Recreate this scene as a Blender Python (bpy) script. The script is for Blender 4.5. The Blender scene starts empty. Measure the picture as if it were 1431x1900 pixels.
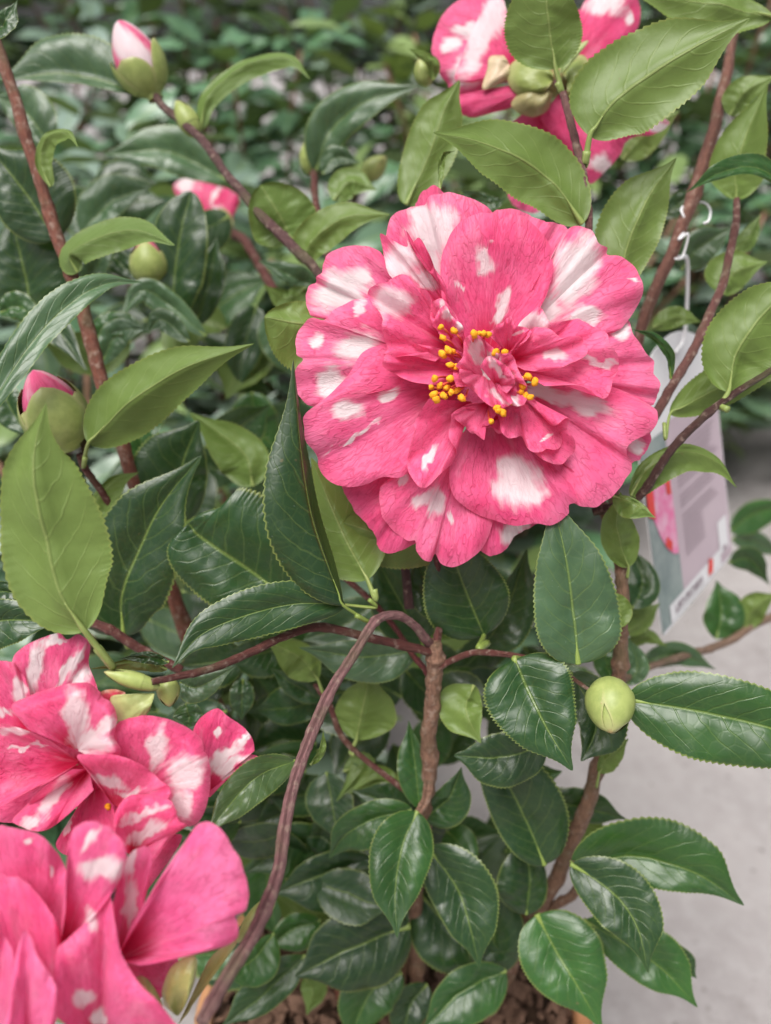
import bpy, math, random
from mathutils import Vector, Matrix, noise as mnoise
R = math.radians
random.seed(11)
SC = bpy.context.scene
COL = SC.collection

# ---------------------------------------------------------------- camera
CAM_Z, PITCH, FPX = 0.62, R(30), 1467.0
C0 = Vector((0, 0, CAM_Z))
FW = Vector((0, math.cos(PITCH), -math.sin(PITCH)))
UP = Vector((0, math.sin(PITCH), math.cos(PITCH)))
RT = Vector((1, 0, 0))
cam_d = bpy.data.cameras.new('camera')
cam = bpy.data.objects.new('camera', cam_d); COL.objects.link(cam)
cam.location = C0; cam.rotation_euler = (R(90) - PITCH, 0, 0)
cam_d.sensor_fit = 'HORIZONTAL'; cam_d.sensor_width = 36.0
cam_d.lens = 18.0 / (715.5 / FPX)
cam_d.clip_start = 0.01; cam_d.clip_end = 200
cam_d.dof.use_dof = True; cam_d.dof.focus_distance = 0.236; cam_d.dof.aperture_fstop = 10.5
SC.camera = cam

# ---------------------------------------------------------------- sky, sun, exposure
W = bpy.data.worlds.new('World'); SC.world = W; W.use_nodes = True
nt = W.node_tree; nt.nodes.clear()
sky = nt.nodes.new('ShaderNodeTexSky'); sky.sky_type = 'NISHITA'; sky.sun_disc = False
SUN_EL, SUN_ROT = R(66), R(212)
sky.sun_elevation = SUN_EL; sky.sun_rotation = SUN_ROT
sky.air_density = 1.0; sky.dust_density = 6.0; sky.ozone_density = 1.0
hs = nt.nodes.new('ShaderNodeHueSaturation'); hs.inputs['Saturation'].default_value = 0.35
bg = nt.nodes.new('ShaderNodeBackground'); bg.inputs['Strength'].default_value = 0.085
wo = nt.nodes.new('ShaderNodeOutputWorld')
nt.links.new(sky.outputs[0], hs.inputs['Color']); nt.links.new(hs.outputs[0], bg.inputs[0])
nt.links.new(bg.outputs[0], wo.inputs[0])
sd = bpy.data.lights.new('sun', 'SUN'); sd.energy = 3.3; sd.angle = R(42); sd.color = (1, 0.97, 0.93)
sun = bpy.data.objects.new('sun', sd); COL.objects.link(sun)
sdir = Vector((math.sin(SUN_ROT) * math.cos(SUN_EL), math.cos(SUN_ROT) * math.cos(SUN_EL), math.sin(SUN_EL)))
sun.rotation_euler = sdir.to_track_quat('Z', 'Y').to_euler(); sun.location = sdir * 5
vs = SC.view_settings
vs.view_transform = 'Standard'; vs.look = 'None'; vs.gamma = 1.0; vs.use_curve_mapping = False
vs.exposure = 0.42
SC.cycles.max_bounces = 6; SC.cycles.diffuse_bounces = 2; SC.cycles.glossy_bounces = 2; SC.cycles.transmission_bounces = 3

# ---------------------------------------------------------------- picture-to-place helpers
# crops: origin x, origin y, scale (how the photograph was measured)
CR = {'f': (500, 320, .5311), 'a': (0, 0, .5031), 'b': (700, 0, .5108), 'c': (0, 560, .4892), 'd': (0, 1150, .4333),
      'e': (500, 950, .4193), 'g': (1050, 560, .4739), 'h': (400, 1380, .7205), 't': (1180, 580, .3369),
      'm': (740, 570, .2376), 'n': (150, 1180, .2865), 'p': (0, 0, 1.0)}
def cx(c, x, y):
    o = CR[c]; return o[0] + x * o[2], o[1] + y * o[2]
def P(px, py, d):
    return C0 + d * (FW + RT * ((px - 715.5) / FPX) - UP * ((py - 950.0) / FPX))
def catmull(pts, n):
    m = len(pts); out = []
    def g(i):
        if i < 0: return [2 * a - b for a, b in zip(pts[0], pts[1])]
        if i >= m: return [2 * a - b for a, b in zip(pts[-1], pts[-2])]
        return pts[i]
    for k in range(n + 1):
        t = k / n * (m - 1); i = min(int(t), m - 2); t -= i
        p0, p1, p2, p3 = g(i - 1), g(i), g(i + 1), g(i + 2)
        out.append([.5 * (2 * b + (c - a) * t + (2 * a - 5 * b + 4 * c - d) * t * t + (3 * b - a - 3 * c + d) * t ** 3)
                    for a, b, c, d in zip(p0, p1, p2, p3)])
    return out
def sst(a, b, x):
    t = max(0, min(1, (x - a) / (b - a))); return t * t * (3 - 2 * t)
def empty(name, loc, label=None, cat=None, group=None):
    o = bpy.data.objects.new(name, None); COL.objects.link(o); o.location = loc; o.empty_display_size = .01
    if label: o['label'] = label
    if cat: o['category'] = cat
    if group: o['group'] = group
    return o
WL = {}
def link(name, me, mat, loc, parent=None, color=None):
    o = bpy.data.objects.new(name, me); COL.objects.link(o)
    if mat and not me.materials: me.materials.append(mat)
    loc = Vector(loc)
    if parent is not None:
        o.parent = parent; o.location = loc - WL.get(parent.name, Vector((0, 0, 0)))
    else: o.location = loc
    WL[o.name] = loc
    if color: o.color = color
    return o
def mesh(name, vs_, fs, uvs=None, attr=None, smooth=True):
    me = bpy.data.meshes.new(name); me.from_pydata([tuple(v) for v in vs_], [], fs)
    if uvs:
        l = me.uv_layers.new(name='UVMap')
        vi = [0] * len(me.loops); me.loops.foreach_get('vertex_index', vi)
        flat = []
        for k in vi: flat += uvs[k]
        l.data.foreach_set('uv', flat)
    if attr:
        for an, vals in attr.items():
            a = me.attributes.new(an, 'FLOAT', 'POINT'); a.data.foreach_set('value', vals)
    if smooth: me.polygons.foreach_set('use_smooth', [True] * len(me.polygons))
    me.update(); return me

# ---------------------------------------------------------------- materials
class NB:
    def __init__(s, name):
        s.m = bpy.data.materials.new(name); s.m.use_nodes = True; s.t = s.m.node_tree; s.t.nodes.clear()
    def n(s, typ, **kw):
        nd = s.t.nodes.new(typ)
        for k, v in kw.items(): setattr(nd, k, v)
        return nd
    def put(s, sock, v):
        if hasattr(v, 'is_output') or isinstance(v, bpy.types.NodeSocket): s.t.links.new(v, sock)
        else: sock.default_value = v
    def math(s, op, a, b=0.0, c=None, clamp=False):
        nd = s.n('ShaderNodeMath', operation=op, use_clamp=clamp)
        s.put(nd.inputs[0], a); s.put(nd.inputs[1], b)
        if c is not None: s.put(nd.inputs[2], c)
        return nd.outputs[0]
    def mix(s, f, a, b, bt='MIX'):
        nd = s.n('ShaderNodeMix', data_type='RGBA', blend_type=bt)
        s.put(nd.inputs[0], f); s.put(nd.inputs[6], a); s.put(nd.inputs[7], b); return nd.outputs[2]
    def ss(s, x, a, b, lo=0., hi=1.):
        nd = s.n('ShaderNodeMapRange', interpolation_type='SMOOTHSTEP')
        s.put(nd.inputs[0], x); nd.inputs[1].default_value = a; nd.inputs[2].default_value = b
        nd.inputs[3].default_value = lo; nd.inputs[4].default_value = hi; return nd.outputs[0]
    def noise(s, vec, scale, detail=3., rough=.5):
        nd = s.n('ShaderNodeTexNoise'); nd.inputs['Scale'].default_value = scale
        nd.inputs['Detail'].default_value = detail; nd.inputs['Roughness'].default_value = rough
        if vec is not None: s.t.links.new(vec, nd.inputs['Vector'])
        return nd.outputs['Fac']
    def comb(s, x, y, z=0.):
        nd = s.n('ShaderNodeCombineXYZ'); s.put(nd.inputs[0], x); s.put(nd.inputs[1], y); s.put(nd.inputs[2], z); return nd.outputs[0]
    def pbsdf(s, col, rough, spec=.5, normal=None, **kw):
        nd = s.n('ShaderNodeBsdfPrincipled'); s.put(nd.inputs['Base Color'], col); s.put(nd.inputs['Roughness'], rough)
        s.put(nd.inputs['Specular IOR Level'], spec)
        for k, v in kw.items(): s.put(nd.inputs[k], v)
        if normal is not None: s.t.links.new(normal, nd.inputs['Normal'])
        return nd.outputs[0]
    def bump(s, h, strength, dist):
        nd = s.n('ShaderNodeBump'); nd.inputs['Strength'].default_value = strength; nd.inputs['Distance'].default_value = dist
        s.t.links.new(h, nd.inputs['Height']); return nd.outputs[0]
    def out(s, sh):
        o = s.n('ShaderNodeOutputMaterial'); s.t.links.new(sh, o.inputs['Surface']); return s.m
    def mixsh(s, f, a, b):
        nd = s.n('ShaderNodeMixShader'); s.put(nd.inputs[0], f); s.t.links.new(a, nd.inputs[1]); s.t.links.new(b, nd.inputs[2]); return nd.outputs[0]

def leaf_material():
    b = NB('camellia_leaf')
    uv = b.n('ShaderNodeUVMap', uv_map='UVMap').outputs[0]
    sp = b.n('ShaderNodeSeparateXYZ'); b.t.links.new(uv, sp.inputs[0]); u, v = sp.outputs[0], sp.outputs[1]
    oi = b.n('ShaderNodeObjectInfo'); tc = b.n('ShaderNodeTexCoord')
    offs = b.n('ShaderNodeVectorMath', operation='ADD'); b.t.links.new(tc.outputs['Object'], offs.inputs[0])
    rv = b.math('MULTIPLY', oi.outputs['Random'], 7.0); b.t.links.new(b.comb(rv, rv, rv), offs.inputs[1])
    ov = offs.outputs[0]
    vv = b.math('MULTIPLY', b.math('ABSOLUTE', b.math('SUBTRACT', v, .5)), 2.)
    wob = b.math('MULTIPLY', b.math('SUBTRACT', b.noise(ov, 90., 2.), .5), .9)
    mid = b.ss(vv, .012, .045, 1., 0.)
    ph = b.math('ADD', b.math('SUBTRACT', b.math('MULTIPLY', u, 9.), b.math('MULTIPLY', b.math('POWER', vv, 1.3), 2.6)), wob)
    ph = b.math('ADD', ph, b.math('MULTIPLY', b.math('GREATER_THAN', v, .5), .45))
    fr = b.math('ABSOLUTE', b.math('SUBTRACT', b.math('FRACT', ph), .5))
    side = b.math('MULTIPLY', b.ss(fr, .02, .075, 1., 0.), b.ss(vv, .55, .95, 1., .0))
    # fine net of veins
    vor = b.n('ShaderNodeTexVoronoi', feature='DISTANCE_TO_EDGE'); vor.inputs['Scale'].default_value = 260.
    b.t.links.new(ov, vor.inputs['Vector']); net = b.ss(vor.outputs['Distance'], .0, .12, 1., 0.)
    edge = b.ss(vv, .93, .985)
    big = b.noise(ov, 45., 3., .6); fine = b.noise(ov, 700., 2.)
    top = b.mix(b.ss(big, .3, .7), b.mix(.45, oi.outputs['Color'], (0.008, .03, .012, 1)), oi.outputs['Color'])
    hsv = b.n('ShaderNodeHueSaturation'); b.t.links.new(top, hsv.inputs['Color'])
    b.put(hsv.inputs['Value'], b.math('ADD', .8, b.math('MULTIPLY', oi.outputs['Random'], .4)))
    top = hsv.outputs[0]
    vf = b.math('ADD', b.math('MULTIPLY', mid, .52), b.math('ADD', b.math('MULTIPLY', side, .16), b.math('MULTIPLY', net, .05)), clamp=True)
    top = b.mix(vf, top, (.19, .27, .06, 1)); top = b.mix(b.math('MULTIPLY', edge, .75), top, (.2, .25, .06, 1))
    dust = b.ss(b.noise(ov, 1500., 1.), .72, .8, 0., .25); top = b.mix(dust, top, (.3, .35, .3, 1))
    und = b.mix(.75, oi.outputs['Color'], (.145, .215, .05, 1))
    und = b.mix(b.ss(big, .25, .75, 0., .55), und, (.10, .155, .03, 1))
    und = b.mix(b.math('ADD', b.math('MULTIPLY', mid, .45), b.math('MULTIPLY', side, .12), clamp=True), und, (.3, .36, .12, 1))
    und = b.mix(b.math('MULTIPLY', edge, .5), und, (.25, .28, .07, 1))
    blem = b.math('MULTIPLY', b.ss(b.noise(ov, 210., 3., .7), .70, .76), .55)
    top = b.mix(blem, top, (.13, .10, .045, 1)); und = b.mix(b.math('MULTIPLY', blem, .8), und, (.17, .12, .05, 1))
    und = b.mix(b.math('MULTIPLY', net, .10), und, (.09, .13, .03, 1))
    ht = b.math('ADD', b.math('MULTIPLY', mid, -.9), b.math('ADD', b.math('MULTIPLY', side, -.34), b.math('ADD', b.math('MULTIPLY', net, -.07), b.math('MULTIPLY', b.noise(ov, 48., 1.), 1.5))))
    nt_ = b.bump(ht, .5, .0006)
    hu = b.math('ADD', b.math('MULTIPLY', mid, -1.6), b.math('ADD', b.math('MULTIPLY', side, -.24), b.math('MULTIPLY', fine, .2)))
    nu_ = b.bump(hu, .5, .0005)
    rough = b.math('ADD', .23, b.math('MULTIPLY', b.noise(ov, 160., 2., .65), .26))
    sT = b.pbsdf(top, rough, .62, nt_)
    sU = b.pbsdf(und, .46, .42, nu_)
    geo = b.n('ShaderNodeNewGeometry')
    sh = b.mixsh(geo.outputs['Backfacing'], sT, sU)
    tr = b.n('ShaderNodeBsdfTranslucent'); b.t.links.new(b.mix(.6, oi.outputs['Color'], (.26, .38, .03, 1)), tr.inputs[0])
    return b.out(b.mixsh(.18, sh, tr.outputs[0]))
def petal_material():
    b = NB('camellia_petal')
    uv = b.n('ShaderNodeUVMap', uv_map='UVMap').outputs[0]
    sp = b.n('ShaderNodeSeparateXYZ'); b.t.links.new(uv, sp.inputs[0]); u, v = sp.outputs[0], sp.outputs[1]
    oi = b.n('ShaderNodeObjectInfo'); tc = b.n('ShaderNodeTexCoord'); ov = tc.outputs['Object']
    rnd = b.math('MULTIPLY', oi.outputs['Random'], 30.)
    wob = b.math('MULTIPLY', b.math('SUBTRACT', b.noise(ov, 90., 2.), .5), .8)
    streak = b.noise(b.comb(b.math('MULTIPLY', v, 34.), b.math('MULTIPLY', u, 2.6), rnd), 1.0, 4., .6)
    wa = b.n('ShaderNodeAttribute', attribute_name='white').outputs['Fac']
    wf = b.math('ADD', wa, b.math('ADD', b.math('MULTIPLY', b.math('SUBTRACT', streak, .5), .75), b.math('MULTIPLY', b.math('SUBTRACT', b.noise(ov, 420., 2.), .5), .2)))
    wm = b.ss(wf, -.12, .5)
    spk = b.math('MULTIPLY', b.ss(b.noise(b.comb(b.math('MULTIPLY', v, 9.), b.math('MULTIPLY', u, 3.), rnd), 1.3, 4., .7), .66, .78), .3)
    # darker fine veins running out from the claw
    n1 = b.noise(b.comb(b.math('ADD', b.math('MULTIPLY', v, 15.), wob), b.math('MULTIPLY', u, 3.4), rnd), 1., 2., .55)
    r1 = b.ss(b.math('ABSOLUTE', b.math('SUBTRACT', b.math('FRACT', b.math('MULTIPLY', n1, 5.)), .5)), 0., .10, 1., 0.)
    n2 = b.noise(b.comb(b.math('MULTIPLY', v, 50.), b.math('MULTIPLY', u, 9.), rnd), 1., 2., .6)
    r2 = b.ss(b.math('ABSOLUTE', b.math('SUBTRACT', n2, .5)), .0, .05, .55, 0.)
    vein = b.math('ADD', b.math('MULTIPLY', r1, b.ss(n2, .3, .6, .55, 1.)), r2, clamp=True)
    cloud = b.noise(ov, 75., 4., .6)
    pink = b.mix(b.ss(cloud, .3, .7), (.84, .085, .245, 1), (.88, .160, .345, 1))
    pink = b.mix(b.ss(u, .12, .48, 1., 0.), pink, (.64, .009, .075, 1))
    pink = b.mix(b.ss(u, .93, 1., 0., .22), pink, (.8, .22, .34, 1))
    pink = b.mix(1., pink, oi.outputs['Color'], 'MULTIPLY')
    pink = b.mix(b.math('MULTIPLY', vein, b.ss(u, .15, .5, .12, .34)), pink, (.45, .012, .065, 1))
    pink = b.mix(b.ss(b.noise(b.comb(b.math('MULTIPLY', v, 7.), b.math('MULTIPLY', u, 2.), rnd), 1., 4., .65), .5, .72, 0., .3), pink, (.86, .36, .50, 1))
    white = b.mix(b.math('MULTIPLY', streak, .5), (.90, .80, .82, 1), (.86, .60, .66, 1))
    col = b.mix(wm, pink, white)
    h = b.math('ADD', b.math('MULTIPLY', vein, -.5), b.math('ADD', b.math('MULTIPLY', streak, .8), b.math('MULTIPLY', cloud, 1.2)))
    nm = b.bump(h, .5, .0009)
    s1 = b.pbsdf(col, .5, .32, nm, **{'Sheen Weight': .08})
    tr = b.n('ShaderNodeBsdfTranslucent'); b.t.links.new(col, tr.inputs[0])
    return b.out(b.mixsh(.42, s1, tr.outputs[0]))
def stem_material():
    b = NB('camellia_stem')
    uv = b.n('ShaderNodeUVMap', uv_map='UVMap').outputs[0]
    sp = b.n('ShaderNodeSeparateXYZ'); b.t.links.new(uv, sp.inputs[0]); u, v = sp.outputs[0], sp.outputs[1]
    oi = b.n('ShaderNodeObjectInfo'); tc = b.n('ShaderNodeTexCoord'); ov = tc.outputs['Object']
    st = b.noise(b.comb(b.math('MULTIPLY', v, 14.), b.math('MULTIPLY', u, 260.), b.math('MULTIPLY', oi.outputs['Random'], 9.)), 1., 5., .7)
    n2 = b.noise(ov, 350., 4., .6)
    col = b.mix(b.ss(st, .35, .68), b.mix(.45, oi.outputs['Color'], (.03, .012, .01, 1)), oi.outputs['Color'])
    col = b.mix(b.ss(n2, .52, .7, 0., .65), col, (.34, .25, .20, 1))
    col = b.mix(b.ss(b.noise(ov, 70., 2.), .5, .75, 0., .5), col, (.10, .10, .045, 1))
    nm = b.bump(b.math('ADD', st, b.math('MULTIPLY', n2, .5)), .9, .0014)
    return b.out(b.pbsdf(col, .55, .35, nm))
def bud_material():
    b = NB('camellia_bud')
    uv = b.n('ShaderNodeUVMap', uv_map='UVMap').outputs[0]
    sp = b.n('ShaderNodeSeparateXYZ'); b.t.links.new(uv, sp.inputs[0]); u, v = sp.outputs[0], sp.outputs[1]
    oi = b.n('ShaderNodeObjectInfo'); tc = b.n('ShaderNodeTexCoord'); ov = tc.outputs['Object']
    n = b.noise(ov, 260., 4., .6)
    col = b.mix(b.ss(n, .3, .7), b.mix(.35, oi.outputs['Color'], (.10, .15, .03, 1)), oi.outputs['Color'])
    col = b.mix(b.ss(u, .72, 1., 0., .45), col, (.42, .38, .2, 1))
    col = b.mix(b.ss(u, .95, 1., 0., .6), col, (.28, .14, .07, 1))
    ve = b.math('MULTIPLY', b.math('ABSOLUTE', b.math('SUBTRACT', v, .5)), 2.)
    col = b.mix(b.ss(ve, .8, 1., 0., .5), col, (.45, .42, .2, 1))
    nm = b.bump(n, .3, .0005)
    return b.out(b.pbsdf(col, .42, .4, nm))
def simple(name, col, rough=.5, spec=.4, c2=None, scale=80., bump=.0, dist=.001):
    b = NB(name); tc = b.n('ShaderNodeTexCoord'); n = b.noise(tc.outputs['Object'], scale, 5., .6)
    cc = b.mix(b.ss(n, .3, .7), col, c2 or tuple(min(1, k * 1.25) for k in col[:3]) + (1,))
    nm = b.bump(n, bump, dist) if bump else None
    return b.out(b.pbsdf(cc, rough, spec, nm))
def concrete():
    b = NB('concrete'); tc = b.n('ShaderNodeTexCoord'); ov = tc.outputs['Object']
    n1 = b.noise(ov, 5., 6., .65); n2 = b.noise(ov, 60., 5., .7); n3 = b.noise(ov, 420., 3., .6)
    col = b.mix(b.ss(n1, .3, .7), (.26, .238, .238, 1), (.35, .325, .322, 1))
    col = b.mix(b.ss(n2, .35, .7, 0., .5), col, (.39, .37, .37, 1))
    vor = b.n('ShaderNodeTexVoronoi'); vor.inputs['Scale'].default_value = 55.; b.t.links.new(ov, vor.inputs['Vector'])
    spot = b.math('MULTIPLY', b.ss(vor.outputs['Distance'], .06, .2, 1., 0.), b.ss(n2, .46, .56))
    col = b.mix(b.math('MULTIPLY', spot, .7), col, (.10, .085, .075, 1))
    col = b.mix(b.ss(b.noise(ov, 17., 6., .75), .56, .72, 0., .5), col, (.15, .13, .125, 1))
    nm = b.bump(b.math('ADD', n2, b.math('MULTIPLY', n3, .6)), .6, .002)
    return b.out(b.pbsdf(col, .8, .25, nm))
def far_leaf_material():
    b = NB('camellia_leaf_plain')
    uv = b.n('ShaderNodeUVMap', uv_map='UVMap').outputs[0]
    sp = b.n('ShaderNodeSeparateXYZ'); b.t.links.new(uv, sp.inputs[0]); v = sp.outputs[1]
    oi = b.n('ShaderNodeObjectInfo'); geo = b.n('ShaderNodeNewGeometry')
    vv = b.math('MULTIPLY', b.math('ABSOLUTE', b.math('SUBTRACT', v, .5)), 2.)
    mid = b.ss(vv, .03, .09, .5, 0.)
    rnd = geo.outputs['Random Per Island']
    top = b.mix(b.math('MULTIPLY', rnd, .6), oi.outputs['Color'], (.04, .10, .045, 1)); top = b.mix(mid, top, (.19, .27, .06, 1))
    und = b.mix(.7, oi.outputs['Color'], (.165, .215, .055, 1))
    col = b.mix(geo.outputs['Backfacing'], top, und)
    rough = b.math('ADD', .34, b.math('MULTIPLY', geo.outputs['Backfacing'], .3))
    s1 = b.pbsdf(col, rough, .9)
    tr = b.n('ShaderNodeBsdfTranslucent'); b.t.links.new(b.mix(.6, oi.outputs['Color'], (.26, .38, .03, 1)), tr.inputs[0])
    return b.out(b.mixsh(.12, s1, tr.outputs[0]))
M_LEAF_FAR = far_leaf_material()
M_LEAF, M_PETAL, M_STEM, M_BUD = leaf_material(), petal_material(), stem_material(), bud_material()
M_FLOOR = concrete()
M_SOIL = simple('potting_soil', (.018, .011, .008, 1), .95, .1, (.05, .03, .02, 1), 120., .9, .004)
M_CHIP = simple('bark_chip', (.055, .03, .02, 1), .9, .15, (.17, .10, .07, 1), 150., .8, .002)
M_POT = simple('terracotta', (.38, .17, .075, 1), .7, .3, (.46, .24, .12, 1), 40., .3, .001)
M_ANTHER = simple('anther_yellow', (.80, .30, .012, 1), .7, .2, (.86, .42, .03, 1), 900., .8, .0006)
M_FIL = simple('filament_pink', (.70, .06, .07, 1), .5, .3, (.78, .20, .08, 1), 200.)
M_WHITE = simple('white_plastic', (.74, .74, .76, 1), .4, .5, (.78, .78, .80, 1), 30.)

# leaf top colours
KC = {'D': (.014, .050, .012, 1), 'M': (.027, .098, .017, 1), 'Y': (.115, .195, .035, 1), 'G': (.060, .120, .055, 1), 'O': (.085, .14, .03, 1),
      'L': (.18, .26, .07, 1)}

# ---------------------------------------------------------------- builders
def tube_mesh(name, pts, rad, sides=10, bark=0.):
    """pts: world Vectors, rad: list; returns mesh relative to pts[0]"""
    o = pts[0]; V = []; F = []; U = []
    t0 = (pts[1] - pts[0]).normalized(); ref = t0.orthogonal().normalized(); L = 0
    n = len(pts)
    for i, p in enumerate(pts):
        t = (pts[min(i + 1, n - 1)] - pts[max(i - 1, 0)]).normalized()
        ref = (ref - t * ref.dot(t)).normalized(); bn = t.cross(ref)
        if i: L += (p - pts[i - 1]).length
        for k in range(sides):
            a = 2 * math.pi * k / sides
            q_ = (ref * math.cos(a) + bn * math.sin(a)) * rad[i]
            if bark: q_ *= 1 + bark * mnoise.noise((p + q_) * 420) + bark * .6 * mnoise.noise((p + q_) * 1100)
            V.append(p - o + q_); U.append((L, k / sides))
    for i in range(n - 1):
        for k in range(sides):
            k2 = (k + 1) % sides
            F.append((i * sides + k, i * sides + k2, (i + 1) * sides + k2, (i + 1) * sides + k))
    F.append(tuple(range(sides))[::-1]); F.append(tuple((n - 1) * sides + k for k in range(sides)))
    return mesh(name, V, F, U)
def stem(c, pts, parent, color=(.13, .052, .036, 1), name='stem', n=None, sides=12, knob=.12, label=None):
    """pts: (x, y, depth_cm, radius_px)"""
    q = []
    for x, y, d, r in pts:
        X, Y = cx(c, x, y); q.append((X, Y, d / 100., r * CR[c][2] * d / 100. / FPX))
    n = n or max(24, len(q) * 14); s = catmull(q, n)
    pp = [P(a[0], a[1], a[2]) for a in s]
    rr = []; nodes = {}; i = random.randint(5, 14)
    while i < n - 2:
        h_ = random.uniform(.08, .24); nodes[i] = h_; nodes[i - 1] = h_ * .4; nodes[i + 1] = h_ * .5; i += random.randint(11, 34)
    for i, a in enumerate(s):
        k = 1 + knob * mnoise.noise(pp[i] * 160) + nodes.get(i, 0) * (knob / .12)
        rr.append(max(a[3], .00015) * k)
    off = [Vector((mnoise.noise(p * 60), mnoise.noise(p * 60 + Vector((5, 0, 0))), 0)) * rr[i] * .35 for i, p in enumerate(pp)]
    pp = [p + o for p, o in zip(pp, off)]
    o = link(name, tube_mesh(name, pp, rr, sides, knob * 1.1), M_STEM, pp[0], parent, color)
    if label: o['label'] = label
    return o

def prof(u, a, bb, tip):
    w = math.sin(math.pi * min(1, u ** a)) ** bb if 0 < u < 1 else 0.
    if tip and u > .68: w *= 1 - .55 * sst(.68, .97, u)
    return w
def leaf(c, pts, wl, wr, d0, d1, parent, kind='D', face='T', fold=.28, a=.80, b=.80, zl=None, zr=None, pet=None, sag=0., tip=True, tooth=1.,
         wave=.05, nu=None, nv=12, label=None, curl=0., jitter=True):
    """pts: midrib in crop coordinates base to tip (x, y[, extra depth cm]); wl, wr: half widths either side; d0, d1: depth cm"""
    sc = CR[c][2]; q = []
    for p in pts:
        X, Y = cx(c, p[0], p[1]); q.append((X, Y, p[2] if len(p) > 2 else 0.))
    wl *= sc * 1.09; wr *= sc * 1.09
    L = sum(math.dist(q[i][:2], q[i + 1][:2]) for i in range(len(q) - 1))
    if nu is None: nu = 100 if L > 90 else 48
    s = catmull(q, nu); sg = 1 if face == 'T' else -1
    V = []; U = []; F = []; rs = random.random() * 20
    for i in range(nu + 1):
        u = i / nu; x, y, ez = s[i]; d = (d0 + (d1 - d0) * u + ez + sag * math.sin(math.pi * u)) / 100.
        ta = s[min(i + 1, nu)]; tb = s[max(i - 1, 0)]; tx, ty = ta[0] - tb[0], ta[1] - tb[1]; l = math.hypot(tx, ty) or 1
        nx, ny = ty / l, -tx / l
        m = P(x, y, d); k = d / FPX; n3 = RT * nx - UP * ny
        pw = prof(u, a, b, tip); saw = ((i % 3) / 2.) if nu >= 90 else (i % 2)
        th = 1 - .045 * tooth * saw if .06 < u < .97 else 1
        for j in range(nv + 1):
            v = j / nv * 2 - 1; av = abs(v)
            w = (wl if v < 0 else wr) * k
            z = zl if v < 0 else zr
            z = (abs(w) * fold * sg) if z is None else z / 100.
            e = av * (th if av > .99 else 1)
            bul = abs(w) * .14 * 4 * av * (1 - av) * sg
            wv = wave * abs(w) * av * av * math.sin(u * 13 + rs + (2 if v > 0 else 0)) * pw
            p = m + n3 * (w * e * pw * (-1 if v < 0 else 1) * -1) - FW * ((z * e + bul) * pw + wv)
            p += -FW * ((.0016 * mnoise.noise(Vector((u * 4 + rs, v * 1.6, rs))) + .0005 * mnoise.noise(Vector((u * 13, v * 4, rs)))) * pw)
            V.append(p); U.append((u, .5 + .5 * v))
    base = V[nv // 2].copy(); V = [p - base for p in V]
    for i in range(nu):
        for j in range(nv):
            A = i * (nv + 1) + j; f = (A, A + 1, A + nv + 2, A + nv + 1)
            F.append(f if sg > 0 else f[::-1])
    kc = KC[kind] if isinstance(kind, str) else kind
    o = link('leaf', mesh('leaf', V, F, U), M_LEAF, base, parent, kc)
    if label: o['label'] = label
    # stalk: the given petiole plus the thick lower midrib
    pr = []
    if pet:
        for x, y, d in pet[::-1]:
            X, Y = cx(c, x, y); pr.append((X, Y, d))
    mid = [(s[i][0], s[i][1], (d0 + (d1 - d0) * i / nu + s[i][2] + sag * math.sin(math.pi * i / nu))) for i in (0, int(nu * .08), int(nu * .17))]
    pr += mid
    cs = catmull(pr, 18); r0 = max(2.6, min(8, .04 * (abs(wl) + abs(wr)))) * d0 / 100. / FPX
    pp = [P(x, y, d / 100.) - FW * (-.0003 * sg) for x, y, d in cs]
    rr = [r0 * max(.12, 1.1 - .98 * (i / 18) ** 1.3) for i in range(19)]
    pc = (.20, .27, .06, 1) if face == 'T' else (.24, .31, .09, 1)
    link('petiole', tube_mesh('petiole', pp, rr, 7), M_BUD, pp[0], o, pc)
    return o

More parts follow.
